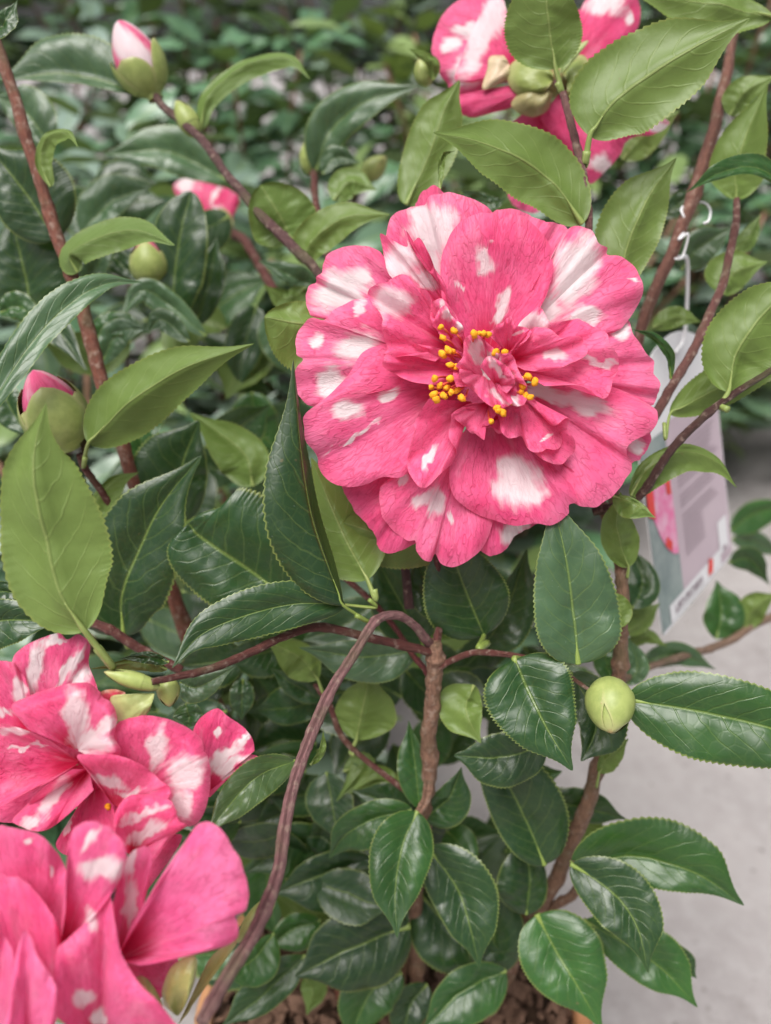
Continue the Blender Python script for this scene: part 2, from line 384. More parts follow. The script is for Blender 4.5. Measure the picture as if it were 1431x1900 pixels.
def petal(c, base, rim, D, zb, zr, parent, white=(), bulge=0., ruf=1.0, frq=3., curl=2.0, pw=1.0, tint=(1, 1, 1, 1), nu=26, u0=.03, cren=.0, label=None, name='petal'):
    """fan from base to the rim curve; z values in mm towards the viewer side, relative to flower depth D (cm)"""
    bx, by = cx(c, base[0], base[1]); sc = CR[c][2]
    q = [(*cx(c, p[0], p[1]), p[2] if len(p) > 2 else zr) for p in rim]
    nv = max(30, min(84, len(q) * 6)); s = catmull(q, nv); ph = random.random() * 6.28; rs = random.random() * 50
    V = []; U = []; Wt = []
    for i in range(nu + 1):
        u = u0 + (1 - u0) * i / nu
        for j in range(nv + 1):
            v = j / nv; rx, ry, rz = s[j]
            cr = 1 + cren * (abs(math.sin(v * frq * 7 + ph)) - .5) * u ** 4 + .012 * u ** 3 * mnoise.noise(Vector((v * 22, rs, 0)))
            x = bx + (rx - bx) * u * cr; y = by + (ry - by) * u * cr
            z = zb + (rz - zb) * u ** pw + bulge * math.sin(math.pi * u)
            ed = sst(0, .12, v) * sst(0, .12, 1 - v)
            z += ruf * u * u * (math.sin(v * frq * 6.28 + ph) + .5 * math.sin(v * frq * 14.1 + ph * 2))
            z += ruf * .8 * u * mnoise.noise(Vector((x * .018, y * .018, rs))) + .35 * u * mnoise.noise(Vector((v * 30, u * 5, rs))) + .25 * mnoise.noise(Vector((x * .07, y * .07, rs)))
            z -= curl * max(0, (u - .8) / .2) ** 2 * ed
            z -= 1.5 * (1 - ed) * u
            V.append(P(x, y, D / 100. - z / 1000.)); U.append((u, v))
            w = -1.
            for (ex, ey, ra, rb, *rot) in white:
                X, Y = cx(c, ex, ey); t = R(rot[0]) if rot else 0
                dx = x - X + 13 * mnoise.noise(Vector((x * .035, y * .035, rs))) + 6 * mnoise.noise(Vector((x * .11, y * .11, rs + 7)))
                dy = y - Y + 13 * mnoise.noise(Vector((x * .035, y * .035, rs + 3))) + 6 * mnoise.noise(Vector((x * .11, y * .11, rs + 9)))
                a_ = (dx * math.cos(t) + dy * math.sin(t)) / (ra * sc); b_ = (-dx * math.sin(t) + dy * math.cos(t)) / (rb * sc)
                w = max(w, 1 - math.hypot(a_, b_))
            Wt.append(w)
    org = P(bx, by, D / 100. - zb / 1000.); V = [p - org for p in V]; F = []
    n1 = nv + 1
    for i in range(nu):
        for j in range(nv):
            A = i * n1 + j; F.append((A, A + 1, A + n1 + 1, A + n1))
    o = link(name, mesh(name, V, F, U, {'white': Wt}), M_PETAL, org, parent, tint)
    if label: o['label'] = label
    return o

def ovoid(base, tipp, rad, name, mat, parent, color, pf, n=22, sides=24, twist=0):
    ax = tipp - base; L = ax.length; t = ax.normalized(); r = t.orthogonal().normalized(); s = t.cross(r); V = []; U = []; F = []
    for i in range(n + 1):
        u = i / n
        for k in range(sides):
            a = 6.2832 * k / sides; rr = rad * pf(u) * (1 + .03 * math.sin(3 * a + u * 3 + twist))
            V.append(t * (L * u) + (r * math.cos(a) + s * math.sin(a)) * rr); U.append((u, k / sides))
    for i in range(n):
        for k in range(sides):
            k2 = (k + 1) % sides; F.append((i * sides + k, i * sides + k2, (i + 1) * sides + k2, (i + 1) * sides + k))
    F.append(tuple(range(sides))[::-1]); F.append(tuple(n * sides + k for k in range(sides)))
    return V, F, U, (t, r, s, L)
def bud(c, b0, b1, rad, d0, d1, parent, green=1., core='green', label=None, rows=((-.02, .42, 4), (.08, .66, 3), (.3, 1.0, 3))):
    X0, Y0 = cx(c, *b0); X1, Y1 = cx(c, *b1); A = P(X0, Y0, d0 / 100.); B = P(X1, Y1, d1 / 100.)
    r = rad * CR[c][2] * (d0 + d1) / 200. / FPX
    pf = lambda u: max(.02, math.sin(math.pi * min(1, (.04 + .96 * u) ** .82)) ** .62)
    V, F, U, (t, rr, s, L) = ovoid(A, B, r, 'bud', None, None, None, pf)
    if core == 'green':
        o = link('bud', mesh('bud', V, F, U), M_BUD, A, parent, (.30, .36, .11, 1))
    else:
        Wt = []
        for (u, v) in U: Wt.append(.5 * math.sin(v * 6.28 * 3 + u * 4) + (.42 if core == 'cream' else -.25))
        o = link('bud', mesh('bud', V, F, [(min(1, .45 + u * .5), v) for u, v in U], {'white': Wt}), M_PETAL, A, parent, (1, 1, 1, 1))
    if label: o['label'] = label
    ph = random.random() * 6
    for ri, (u0, u1, cnt) in enumerate(rows):
        for k in range(cnt):
            a0 = ph + 6.2832 * k / cnt + ri * .9; VV = []; UU = []; FF = []; n, m = 12, 10
            hw = (1.25 if cnt == 3 else .95)
            for i in range(n + 1):
                q = i / n; u = u0 + (u1 - u0) * q
                wd = hw * math.sqrt(max(0, 1 - q ** 2.4)) * (1 - .15 * q)
                for j in range(m + 1):
                    v = j / m * 2 - 1; a = a0 + v * wd
                    up = min(1, max(0, u)); rad_ = r * pf(up) * (1.015 + .06 * ri + .05 * q * q + .03 * (1 - v * v)) + .00015
                    if u < 0: rad_ *= .8
                    VV.append(t * (L * u) + (rr * math.cos(a) + s * math.sin(a)) * rad_); UU.append((q, j / m))
            for i in range(n):
                for j in range(m):
                    A_ = i * (m + 1) + j; FF.append((A_, A_ + 1, A_ + m + 2, A_ + m + 1))
            g = random.uniform(.78, 1.12) * green
            link('scale', mesh('scale', VV, FF, UU), M_BUD, A, o, (.33 * g, .39 * g, .12 * g, 1))
    return o

# ---------------------------------------------------------------- the setting
def floor():
    s = 40; me = mesh('concrete_floor', [(-s, -s, 0), (s, -s, 0), (s, s, 0), (-s, s, 0)], [(0, 1, 2, 3)], smooth=False)
    o = link('concrete_floor', me, M_FLOOR, (0, 0, 0)); o['kind'] = 'structure'
    o['label'] = 'pale grey speckled concrete floor under the potted shrubs'
floor()
ROOT = Vector((.004, .214, .214))
def lathe(prf, n=64):
    V = []; F = []
    for r, z in prf:
        for k in range(n): V.append((r * math.cos(6.28318 * k / n), r * math.sin(6.28318 * k / n), z))
    for i in range(len(prf) - 1):
        for k in range(n):
            k2 = (k + 1) % n; F.append((i * n + k, i * n + k2, (i + 1) * n + k2, (i + 1) * n + k))
    return V, F
def pot(center, r, h, label, group=None, mat=M_POT):
    t = empty('plant_pot', (center.x, center.y, 0), label, 'plant pot', group); WL[t.name] = Vector((center.x, center.y, 0))
    V, F = lathe([(0.001, .002), (r * .7, .002), (r * .92, h - .03), (r * .88, h - .03), (r * .66, .012), (.001, .012)])
    link('pot_body', mesh('pot_body', V, F), mat, (center.x, center.y, 0), t)
    V, F = lathe([(r * .93, h - .032), (r, h - .032), (r * 1.01, h - .004), (r * .99, h), (r * .93, h), (r * .92, h - .004), (r * .90, h - .034), (r * .93, h - .032)])
    link('pot_rim', mesh('pot_rim', V, F), mat, (center.x, center.y, 0), t)
    return t
pot(ROOT, .096, .218, 'terracotta pot of dark soil holding the flowering camellia')
def soil(center, r):
    V = [(0, 0, 0)]; F = []; n, m = 18, 60
    for i in range(1, n + 1):
        for k in range(m):
            a = 6.28318 * k / m; rr = r * i / n; x, y = rr * math.cos(a), rr * math.sin(a)
            V.append((x, y, .004 * mnoise.noise(Vector((x * 60, y * 60, 3))) + .003 * mnoise.noise(Vector((x * 200, y * 200, 1)))))
    for k in range(m): F.append((0, 1 + k, 1 + (k + 1) % m))
    for i in range(n - 1):
        for k in range(m):
            k2 = (k + 1) % m; a = 1 + i * m; F.append((a + k, a + m + k, a + m + k2, a + k2))
    o = link('potting_soil', mesh('potting_soil', V, F), M_SOIL, center - Vector((0, 0, .006)))
    o['kind'] = 'stuff'; o['label'] = 'dark brown potting soil with bark chips around the stems'; o['category'] = 'soil'
    V = []; F = []
    for k in range(1100):
        a = random.random() * 6.283; rr = r * math.sqrt(random.random()) * .97; c = Vector((rr * math.cos(a), rr * math.sin(a), random.uniform(0, .006)))
        s = random.choice([1, 1, 1, 1.6, 2.2]); e = Matrix.Rotation(random.random() * 6, 3, 'Z') @ Matrix.Rotation(random.uniform(-.8, .8), 3, 'X')
        b0 = len(V); sx, sy, sz = .0030 * s * random.uniform(.6, 1.4), .0016 * s * random.uniform(.6, 1.4), .0010 * s
        for dx in (-1, 1):
            for dy in (-1, 1):
                for dz in (-1, 1):
                    V.append(c + e @ Vector((dx * sx * random.uniform(.6, 1), dy * sy * random.uniform(.6, 1), dz * sz)))
        F += [tuple(b0 + i for i in f) for f in ((0, 1, 3, 2), (4, 6, 7, 5), (0, 4, 5, 1), (2, 3, 7, 6), (0, 2, 6, 4), (1, 5, 7, 3))]
    q = link('bark_chips', mesh('bark_chips', V, F, smooth=False), M_CHIP, center - Vector((0, 0, .004)), o); q['kind'] = 'stuff'
soil(ROOT, .088)

# ---------------------------------------------------------------- shrubs standing behind
def low_leaf(seed):
    rg = random.Random(seed); nu, nv = 14, 6; V = []; U = []; F = []
    sagv = rg.uniform(.05, .35); fold = rg.uniform(.1, .5); w0 = rg.uniform(.21, .28); tw = rg.uniform(-.4, .4)
    for i in range(nu + 1):
        u = i / nu; pw = prof(u, .8, .8, True)
        for j in range(nv + 1):
            v = j / nv * 2 - 1; y = v * w0 * pw; z = -sagv * u * u + fold * abs(y) - .25 * y * y / w0 + .012 * math.sin(u * 12 + v * 2)
            ca, sa = math.cos(tw * u), math.sin(tw * u)
            V.append((u, y * ca - z * .2 * sa, z + y * sa)); U.append((u, .5 + .5 * v))
    for i in range(nu):
        for j in range(nv):
            A = i * (nv + 1) + j; F.append((A, A + nv + 1, A + nv + 2, A + 1))
    return mesh('leaf', V, F, U)
LOW = [low_leaf(k) for k in range(6)]
for m_ in LOW: m_.materials.append(M_LEAF_FAR)
def leaf_matrix(loc, dirv, size, rg):
    x = dirv.normalized(); up = (Vector((0, 0, 1)) + Vector((rg.gauss(0, .35), rg.gauss(0, .35), 0))).normalized()
    y = up.cross(x)
    if y.length < .05: y = Vector((1, 0, 0)).cross(x)
    y.normalize(); z = x.cross(y)
    return Matrix.Translation(loc) @ Matrix((x, y, z)).transposed().to_4x4() @ Matrix.Scale(size, 4)
BGC = [(.10, .21, .11, 1), (.16, .26, .17, 1), (.21, .31, .22, 1), (.07, .15, .075, 1), (.24, .33, .11, 1), (.22, .30, .25, 1), (.27, .36, .29, 1)]  # back leaf colours, paled and greyed to carry sky sheen and offset row shadow
def back_shrub(x, y, z0, h, rad, nst, nleaf, label, group, seed, far=False, size=(.05, .078)):
    rg = random.Random(seed); t = empty('camellia_shrub', (x, y, z0), label, 'shrub', group); WL[t.name] = Vector((x, y, z0)); o = Vector((x, y, z0))
    nodes = []
    for k in range(nst):
        a = 6.283 * (k + rg.random() * .6) / nst; sp = rg.uniform(.25, 1.) * rad
        top = Vector((math.cos(a) * sp, math.sin(a) * sp, h * rg.uniform(.72, 1.0)))
        pts = []
        for i in range(9):
            u = i / 8; p = Vector((top.x * u ** 1.3, top.y * u ** 1.3, top.z * u)) + Vector((rg.gauss(0, .006), rg.gauss(0, .006), 0)); pts.append(o + p)
        rr = [.007 * (1 - .6 * i / 8) for i in range(9)]
        link('stem', tube_mesh('stem', pts, rr, 7), M_STEM, pts[0], t, (.30, .16, .10, 1))
        for i in range(2, 9): nodes.append((pts[i], 1 - .5 * i / 8))
    spots = []
    for k in range(nleaf):
        p, wgt = nodes[k % len(nodes)] if k < len(nodes) * 2 else rg.choice(nodes)
        a = rg.random() * 6.283; out = Vector((math.cos(a), math.sin(a), rg.uniform(-.25, .75)))
        q = p + out * rg.uniform(0, rad * .5) * wgt + Vector((0, 0, rg.uniform(-.03, .03)))
        spots.append((leaf_matrix(q, out, rg.uniform(*size), rg), rg.choice(BGC), rg.choice(LOW)))
    if not far:
        base = Matrix.Translation(-o)
        for mt, colr, me in spots:
            l = bpy.data.objects.new('leaf', me); COL.objects.link(l); l.parent = t; l.matrix_local = base @ mt; l.color = colr
    else:
        V = []; F = []; U = []
        for mt, colr, me in spots:
            b0 = len(V); V += [mt @ v.co - o for v in me.vertices]; F += [tuple(b0 + i for i in p.vertices) for p in me.polygons]
            U += [(i // 7 / 14., (i % 7) / 6.) for i in range(len(me.vertices))]
        f = link('foliage', mesh('foliage', V, F, U), M_LEAF_FAR, o, t, rg.choice(BGC)); f['kind'] = 'stuff'
    return t
G1 = 'camellia shrubs in the row right behind'; G2 = 'camellia shrubs farther back'; G3 = 'hedge shrubs at the very back'
k = 0
L1 = ['dark leafy camellia shrub standing right behind the flowering plant']
for (x, y, h) in [(-.30, .43, .30), (-.13, .46, .26), (-.60, .60, .46), (-.34, .62, .44), (-.10, .66, .40), (.12, .72, .36)]:
    back_shrub(x, y, .0, h, .17, 6, 260, L1[0], G1, 100 + k, size=(.055, .09)); k += 1
for (x, y, h) in [(-.80, .98, .56), (-.52, .92, .54), (-.26, .98, .54), (.0, 1.0, .52), (.24, 1.06, .50), (.50, 1.16, .46), (.80, 1.16, .46)]:
    back_shrub(x, y, .0, h, .20, 6, 290, 'camellia shrub with sheen coloured greyish into its leaves in the second row back', G2, 200 + k, size=(.055, .09)); k += 1
for i in range(8):
    back_shrub(-1.45 + i * .4, 1.45 + .1 * (i % 2), .0, .64 + .05 * (i % 3), .27, 7, 520, 'blurred camellia shrub in the third row back', 'camellia shrubs in the third row', 300 + i, True, (.06, .085))
for i in range(9):
    back_shrub(-2.1 + i * .52, 2.1 + .15 * (i % 2), .0, .98, .40, 8, 820, 'tall dark hedge shrub closing off the view at the back', G3, 400 + i, True, (.065, .10))

# ---------------------------------------------------------------- the flowering camellia
B = empty('camellia_shrub', ROOT, 'potted camellia with large pink and white streaked flowers and glossy leaves', 'shrub'); WL[B.name] = ROOT.copy()
RED, BROWN, GREY = (.13, .040, .033, 1), (.27, .15, .10, 1), (.25, .125, .125, 1)
# stems
stem('p', [(785, 1905, 38.5, 13), (775, 1800, 36.5, 13), (772, 1680, 34.2, 13), (786, 1540, 31.6, 13), (795, 1400, 29.4, 14), (800, 1300, 28.2, 15), (808, 1225, 27.4, 15), (804, 1190, 27.2, 15)], B, BROWN, knob=.2)
stem('p', [(905, 1890, 38.8, 14), (945, 1790, 36.8, 14), (1000, 1690, 35, 14), (1060, 1570, 33, 14), (1110, 1430, 31, 14), (1145, 1270, 29.3, 13), (1155, 1150, 28.5, 13), (1150, 1030, 28.0, 13), (1128, 960, 27.8, 11), (1095, 900, 27.8, 10), (1080, 800, 28, 10)], B, BROWN, knob=.2)
stem('p', [(1150, 1040, 28.1, 11), (1140, 900, 30, 10), (1190, 610, 32, 11), (1255, 450, 32.5, 12), (1310, 290, 33, 12), (1345, 150, 33.5, 10), (1362, 60, 34, 8)], B, (.20, .085, .06, 1))
stem('p', [(1100, 950, 27.5, 8), (1180, 925, 27, 8), (1250, 830, 26.6, 8), (1330, 755, 26.3, 7), (1431, 688, 26, 6), (1500, 650, 26, 6)], B, (.06, .025, .02, 1))
stem('p', [(1140, 900, 28.6, 8), (1218, 765, 28.4, 9), (1280, 660, 28.6, 9), (1335, 545, 29.4, 8), (1362, 440, 30.2, 7), (1368, 370, 31, 6)], B, (.15, .06, .05, 1))
stem('e', [(715, 590, 27.3, 22), (690, 555, 26.8, 20), (640, 500, 26.2, 20), (560, 457, 25.6, 20), (480, 475, 25.0, 21), (420, 550, 24.6, 22), (300, 740, 23.8, 23), (235, 870, 23.2, 25), (165, 1040, 22.4, 26), (110, 1210, 21.6, 27), (60, 1420, 20.6, 29), (30, 1620, 19.7, 30), (-60, 1840, 18.6, 32), (-200, 2080, 17.4, 34), (-300, 2260, 16.6, 34)], B, GREY, n=130, label='long arching purplish grey branch bending down to the lowest flower')
stem('e', [(720, 620, 27.2, 22), (640, 600, 26.8, 20), (450, 560, 26, 20), (230, 510, 25.2, 19), (80, 545, 24.6, 19), (-60, 610, 23.8, 19), (-250, 690, 22.6, 18), (-420, 730, 21.8, 16), (-520, 750, 21.4, 14)], B, RED, n=80)
stem('e', [(745, 690, 27.4, 18), (800, 660, 27.2, 15), (900, 622, 26.8, 14), (1000, 625, 26.4, 14), (1150, 652, 26.2, 13), (1300, 710, 25.8, 11), (1420, 790, 25.4, 9)], B, RED)
stem('e', [(740, 590, 27.3, 20), (752, 500, 27.6, 17), (760, 420, 27.6, 16), (750, 250, 27, 16), (690, 0, 26.4, 15), (600, -250, 25.8, 14), (580, -560, 25.4, 14)], B, RED)
stem('e', [(715, 760, 28.2, 14), (690, 700, 28.4, 14), (640, 640, 28.8, 13), (560, 520, 30, 12), (440, 380, 30.4, 14), (280, 245, 30.8, 14)], B, (.14, .03, .03, 1))
stem('e', [(700, 1300, 30, 12), (360, 1040, 30.4, 13), (270, 860, 30.6, 13), (200, 760, 30.8, 10)], B, RED)
stem('c', [(690, 1400, 28.5, 18), (520, 1310, 28.2, 18), (420, 1245, 28, 18), (320, 1205, 28, 16), (200, 1180, 28, 14)], B, RED)
stem('p', [(640, 1860, 39, 12), (560, 1600, 37, 13), (400, 1300, 35, 14), (300, 1050, 33, 14), (240, 865, 31.5, 13), (200, 740, 31, 13), (160, 600, 30.6, 13), (130, 500, 30.4, 12), (100, 420, 30.3, 12), (62, 300, 30.2, 11), (20, 160, 30.2, 11), (-20, 40, 30.2, 10)], B, (.20, .068, .042, 1), n=150, label='long reddish brown stem rising past the buds')
stem('c', [(490, 900, 31, 16), (380, 710, 29.5, 14), (320, 625, 28.8, 14), (300, 580, 28.4, 12)], B, RED)
stem('p', [(760, 1130, 29, 9), (700, 700, 30, 9), (600, 520, 30.6, 9), (545, 460, 31, 10), (490, 405, 32, 9), (430, 335, 33, 8), (370, 255, 34, 8), (305, 200, 34.8, 7), (290, 178, 35, 7)], B, (.10, .045, .045, 1))
stem('p', [(700, 900, 31, 8), (630, 560, 34, 8), (590, 400, 36, 7), (582, 320, 38, 7)], B, RED)
stem('p', [(560, 640, 36, 8), (470, 470, 42, 9), (430, 430, 46, 9)], B, RED)
stem('b', [(765, 900, 27, 13), (770, 780, 26.8, 13), (745, 600, 26.8, 14), (700, 430, 27.6, 14), (670, 330, 28.2, 12), (650, 300, 29.5, 12)], B, (.17, .075, .07, 1))
stem('p', [(850, 980, 27.4, 8), (1000, 640, 27.4, 8), (1088, 440, 27.1, 8)], B, RED)
stem('p', [(795, 1420, 29.8, 10), (790, 1480, 29.8, 9), (776, 1510, 29.4, 8)], B, BROWN)
stem('p', [(1020, 1690, 35, 9), (1070, 1650, 33, 8), (1068, 1605, 30, 8)], B, BROWN)
stem('g', [(1100, 1160, 44, 16), (800, 1235, 42, 16), (640, 1330, 40, 16), (500, 1375, 38, 15), (300, 1440, 35, 14), (190, 1500, 30.5, 12)], B, (.25, .16, .11, 1))
stem('p', [(835, 1785, 37.5, 11), (800, 1700, 36, 11), (772, 1655, 34.5, 9)], B, BROWN)
stem('p', [(735, 1880, 38.6, 12), (748, 1800, 37, 12), (770, 1720, 35.5, 10)], B, BROWN)

# ---- leaves around the centre and left
LF = lambda *a, **k: leaf(*a[:6], B, **k)
LF('c', [(325, 1250), (215, 1080), (150, 820), (128, 580), (175, 382)], 190, 205, 20.6, 19.4, kind='L', face='U', fold=.36, a=.72, b=.9, sag=-.3, pet=[(430, 1385, 21.2), (370, 1310, 21)], label='large pale yellow-green leaf turned to show its underside')
LF('c', [(335, 540), (470, 400), (680, 260), (965, 158)], 125, 100, 27.5, 25.6, kind='O', face='U', fold=.25, zr=-.9, a=.7, pet=[(318, 625, 28.6), (325, 590, 28)])
LF('c', [(-60, 440), (90, 200), (240, 30), (390, -66), (542, -76)], 70, 60, 25, 27, kind='G', face='T', fold=.3, a=.7)
LF('c', [(470, 1270), (462, 1130), (530, 940), (620, 760), (765, 582)], 175, 165, 29.2, 28, kind='D', fold=.2, a=.72, b=.72, pet=[(490, 1310, 29.4)])
LF('c', [(330, 900), (350, 780), (430, 680), (530, 645)], 22, 60, 29.8, 29.4, kind='O', face='U')
LF('c', [(700, 830), (690, 640), (755, 450)], 175, 95, 32.5, 31.4, kind='D', fold=.15, b=.65)
LF('c', [(960, 700), (920, 570), (720, 420)], 110, 75, 33.4, 33, kind='M', face='U', b=.65)
LF('c', [(1080, 1115), (920, 1000), (765, 895), (715, 840)], 175, 255, 28.2, 27.6, kind='D', fold=.18, a=.75, b=.5, tip=False, label='rounded dark leaf with strong sky gloss')
LF('c', [(1302, 1152), (1245, 1000), (1180, 800), (1140, 540), (1113, 215)], 165, 22, 24.4, 23.6, kind='D', fold=.2, zr=-1.1, a=.84, b=.85, pet=[(1400, 1215, 25), (1350, 1190, 24.6)], label='long dark folded leaf beside the big flower')
LF('c', [(1310, 1150), (1130, 1145), (930, 1190), (760, 1265), (652, 1390)], 88, 92, 24.8, 22.6, kind='D', fold=.18, a=.75, pet=[(1425, 1160, 25.2), (1400, 1130, 25)])
LF('n', [(570, 170), (430, 130), (240, 150)], 45, 30, 23.2, 23, kind='D')
LF('n', [(560, 215), (400, 170), (50, 215)], 55, 30, 24, 23.4, kind=(.10, .055, .03, 1), face='U', tooth=.4)
LF('c', [(-200, 1290), (0, 1210), (228, 1218)], 85, 100, 24.4, 24, kind='D')
LF('c', [(-160, 1160), (0, 1100), (110, 1120)], 40, 50, 25, 24.6, kind='D')
LF('f', [(380, 520), (150, 530), (-18, 505)], 150, 80, 26.4, 25.6, kind='Y', face='U', a=1.3, b=.6, tip=False, tooth=1.6)
LF('c', [(1395, 1055), (1300, 880), (1180, 590)], 130, 150, 26.2, 26.4, kind='Y', face='U', pet=[(1425, 1130, 26.2), (1420, 1090, 26.2)])
LF('p', [(860, 1010), (740, 1000), (638, 970)], 55, 50, 27, 26.4, kind='O', face='U', a=1.25, b=.5, tip=False)
LF('e', [(950, 545), (885, 390), (830, 240), (790, 60)], 190, 165, 28, 26.8, kind='D', fold=.16, a=.66, b=.72, pet=[(925, 605, 27), (965, 580, 27.6)])
LF('e', [(930, 620), (1050, 430), (1140, 160)], 60, 120, 30.4, 30, kind='D', b=.7)
LF('e', [(680, 580), (580, 400), (470, 200)], 130, 130, 31.4, 31, kind='D', b=.65)
LF('e', [(780, 470), (700, 330), (640, 180)], 90, 60, 30, 30, kind='D', b=.65)
LF('p', [(1073, 1232), (1066, 1150), (1050, 1040), (1020, 900)], 72, 78, 25, 24.6, kind='G', fold=.2, a=.66, b=.72)
LF('e', [(1085, 650), (1150, 800), (1230, 960), (1342, 1145)], 185, 190, 25.4, 24.4, kind='D', fold=.16, a=.56, b=.66, tooth=1.4, pet=[(1120, 660, 26.1)], label='heart shaped dark leaf with a sharply toothed edge')
LF('e', [(905, 765), (872, 880), (937, 1024)], 70, 115, 28.2, 27.8, kind='Y', face='U', a=.85)
LF('e', [(385, 1010), (410, 880), (450, 700)], 110, 150, 30.4, 30, kind='Y', face='U', pet=[(360, 1060, 30.5), (378, 1070, 30.4)])
LF('e', [(655, 610), (420, 640), (130, 600)], 110, 75, 29.2, 28.4, kind='G', fold=.12)
LF('e', [(215, 740), (130, 640), (-20, 570)], 100, 60, 30.6, 29.4, kind='Y', face='U', pet=[(240, 810, 30.7)])
LF('e', [(235, 830), (120, 770), (0, 690)], 50, 60, 31.6, 31, kind='D')
LF('n', [(640, 300), (760, 330), (1000, 200)], 90, 90, 26.4, 26.4, kind='G')
LF('n', [(1050, 280), (1045, 400), (1040, 545)], 75, 75, 31, 31, kind='D', b=.6)
LF('n', [(680, 440), (700, 520), (690, 600)], 90, 90, 28, 28, kind='M', b=.6)
LF('d', [(1262, 605), (1110, 665), (985, 790), (880, 930)], 85, 78, 22.6, 20.8, kind=(.055, .10, .03, 1), fold=.3, a=.72, pet=[(1300, 625, 22.6)], label='leaf with a reddish blush hanging from the arching branch')
LF('d', [(1330, 620), (1372, 560), (1385, 470)], 8, 22, 22.9, 23, kind='Y', face='U')
# ---- lower centre
LF('h', [(520, 175), (482, 260), (463, 380), (468, 502)], 76, 76, 29.2, 27.6, kind='M', fold=.22, a=.68, label='bright green leaf hanging over the trunk')
LF('h', [(545, 265), (620, 370), (655, 470), (680, 582)], 92, 66, 30.6, 29.6, kind='D', a=.66)
LF('h', [(505, 170), (420, 190), (340, 230), (292, 295)], 58, 48, 30, 30.4, kind='M', a=.8, b=.65)
LF('h', [(510, 180), (440, 150), (350, 120)], 45, 55, 31.2, 32, kind='D')
LF('h', [(480, 150), (420, 90), (340, 130)], 25, 30, 32, 32, kind='Y', face='U')
LF('h', [(330, 70), (380, 60), (310, 150)], 30, 30, 32.4, 32, kind='M', face='U')
LF('h', [(526, 168), (515, 60), (498, -60)], 45, 28, 29.8, 30, kind='M', a=.9)
LF('h', [(535, 195), (600, 140), (634, 60)], 35, 55, 31, 30, kind='D', face='T')
LF('h', [(850, 5), (730, 35), (615, 30)], 72, 62, 28.2, 28, kind='D', b=.6, fold=.1)
LF('h', [(848, 312), (800, 200), (740, 90), (640, 0)], 72, 105, 30.6, 30, kind='D', b=.65)
LF('h', [(840, 150), (950, 165), (1060, 195)], 50, 35, 32.4, 32.4, kind='D')
LF('h', [(915, 310), (1080, 292), (1230, 330), (1362, 417)], 112, 62, 30.2, 28.6, kind='M', fold=.25, a=.75, b=.75, label='broad leaf reaching out over the concrete')
LF('h', [(915, 310), (1020, 380), (1085, 470), (1115, 592)], 82, 72, 29, 27.6, kind='D', fold=.2, a=.75, label='pointed leaf hanging below the broad one over the concrete')
LF('h', [(950, 455), (1080, 530), (1160, 590), (1242, 680)], 82, 58, 31.4, 30.6, kind='M', a=.8)
LF('h', [(1100, 500), (1190, 560), (1240, 605)], 40, 25, 32.4, 32, kind='D')
LF('h', [(828, 440), (880, 540), (930, 620), (995, 735)], 110, 90, 30.8, 29.6, kind='M', fold=.2, a=.62, b=.68)
LF('h', [(748, 585), (640, 635), (530, 740)], 75, 62, 33, 32, kind='M', b=.7)
LF('h', [(500, 470), (350, 525), (205, 600)], 110, 95, 33.4, 31.8, kind='D', fold=.1, b=.66)
LF('h', [(410, 305), (280, 335), (150, 385)], 95, 55, 34, 32.6, kind='D', b=.7)
LF('h', [(330, 290), (200, 260), (80, 330)], 80, 60, 35, 33, kind='D', b=.6)
LF('h', [(320, 250), (200, 180), (100, 210)], 50, 60, 36, 35, kind='D', b=.6)
LF('h', [(270, 455), (200, 480), (130, 530)], 50, 40, 34.6, 34, kind='M')
LF('h', [(230, 545), (130, 640), (10, 735)], 40, 60, 33, 31.4, kind='D')
LF('h', [(150, 490), (90, 560), (10, 590)], 60, 30, 32.6, 31, kind='M')
LF('h', [(480, 590), (400, 640), (340, 780)], 60, 75, 34.6, 34, kind='M', b=.65)
LF('h', [(545, 620), (500, 680), (480, 780)], 45, 50, 35.4, 35, kind='D', b=.65)
LF('h', [(800, 440), (810, 340), (790, 220)], 85, 40, 32.4, 32.4, kind='D', b=.65)
LF('h', [(530, 390), (620, 490), (760, 560)], 60, 90, 34.6, 34, kind='D', b=.65)
LF('h', [(230, 600), (250, 640), (235, 700)], 35, 30, 35.6, 35.6, kind='M', face='U')
LF('h', [(700, 590), (720, 470), (690, 330)], 70, 70, 34.2, 34, kind='D', b=.65)
# ---- right side
LF('g', [(235, 1558), (500, 1598), (804, 1668), (1090, 1760)], 150, 172, 25, 23.4, kind='M', fold=.14, a=.82, b=.62, nv=16, label='big glossy horizontal leaf beside the round green bud')
LF('g', [(20, 1450), (120, 1650), (60, 1800)], 110, 70, 27.8, 27, kind='D', b=.65)
LF('g', [(130, 1845), (170, 1780), (245, 1710)], 25, 55, 29.4, 29, kind='Y', face='U', b=.6, pet=[(120, 1900, 29.8)])
LF('p', [(1351, 728), (1370, 650), (1425, 575), (1510, 500)], 62, 75, 26.2, 25.4, kind='O', face='U', fold=.2, b=.65, pet=[(1338, 752, 26.3), (1350, 760, 26)])
LF('p', [(1243, 768), (1330, 722), (1440, 665), (1540, 640)], 40, 36, 27.8, 28, kind='O', face='U', pet=[(1235, 815, 27), (1232, 785, 27.2)])
LF('p', [(1170, 920), (1205, 868), (1270, 838), (1330, 858), (1368, 905)], 16, 40, 26.8, 27.6, kind='O', face='U', a=.62)
LF('g', [(245, 1040), (215, 950), (200, 860), (215, 745)], 62, 80, 27.6, 26.4, kind='Y', face='U', b=.65, pet=[(240, 1080, 27.8)])
LF('g', [(185, 760), (270, 790), (352, 845)], 18, 60, 26, 25.4, kind='M', face='U')
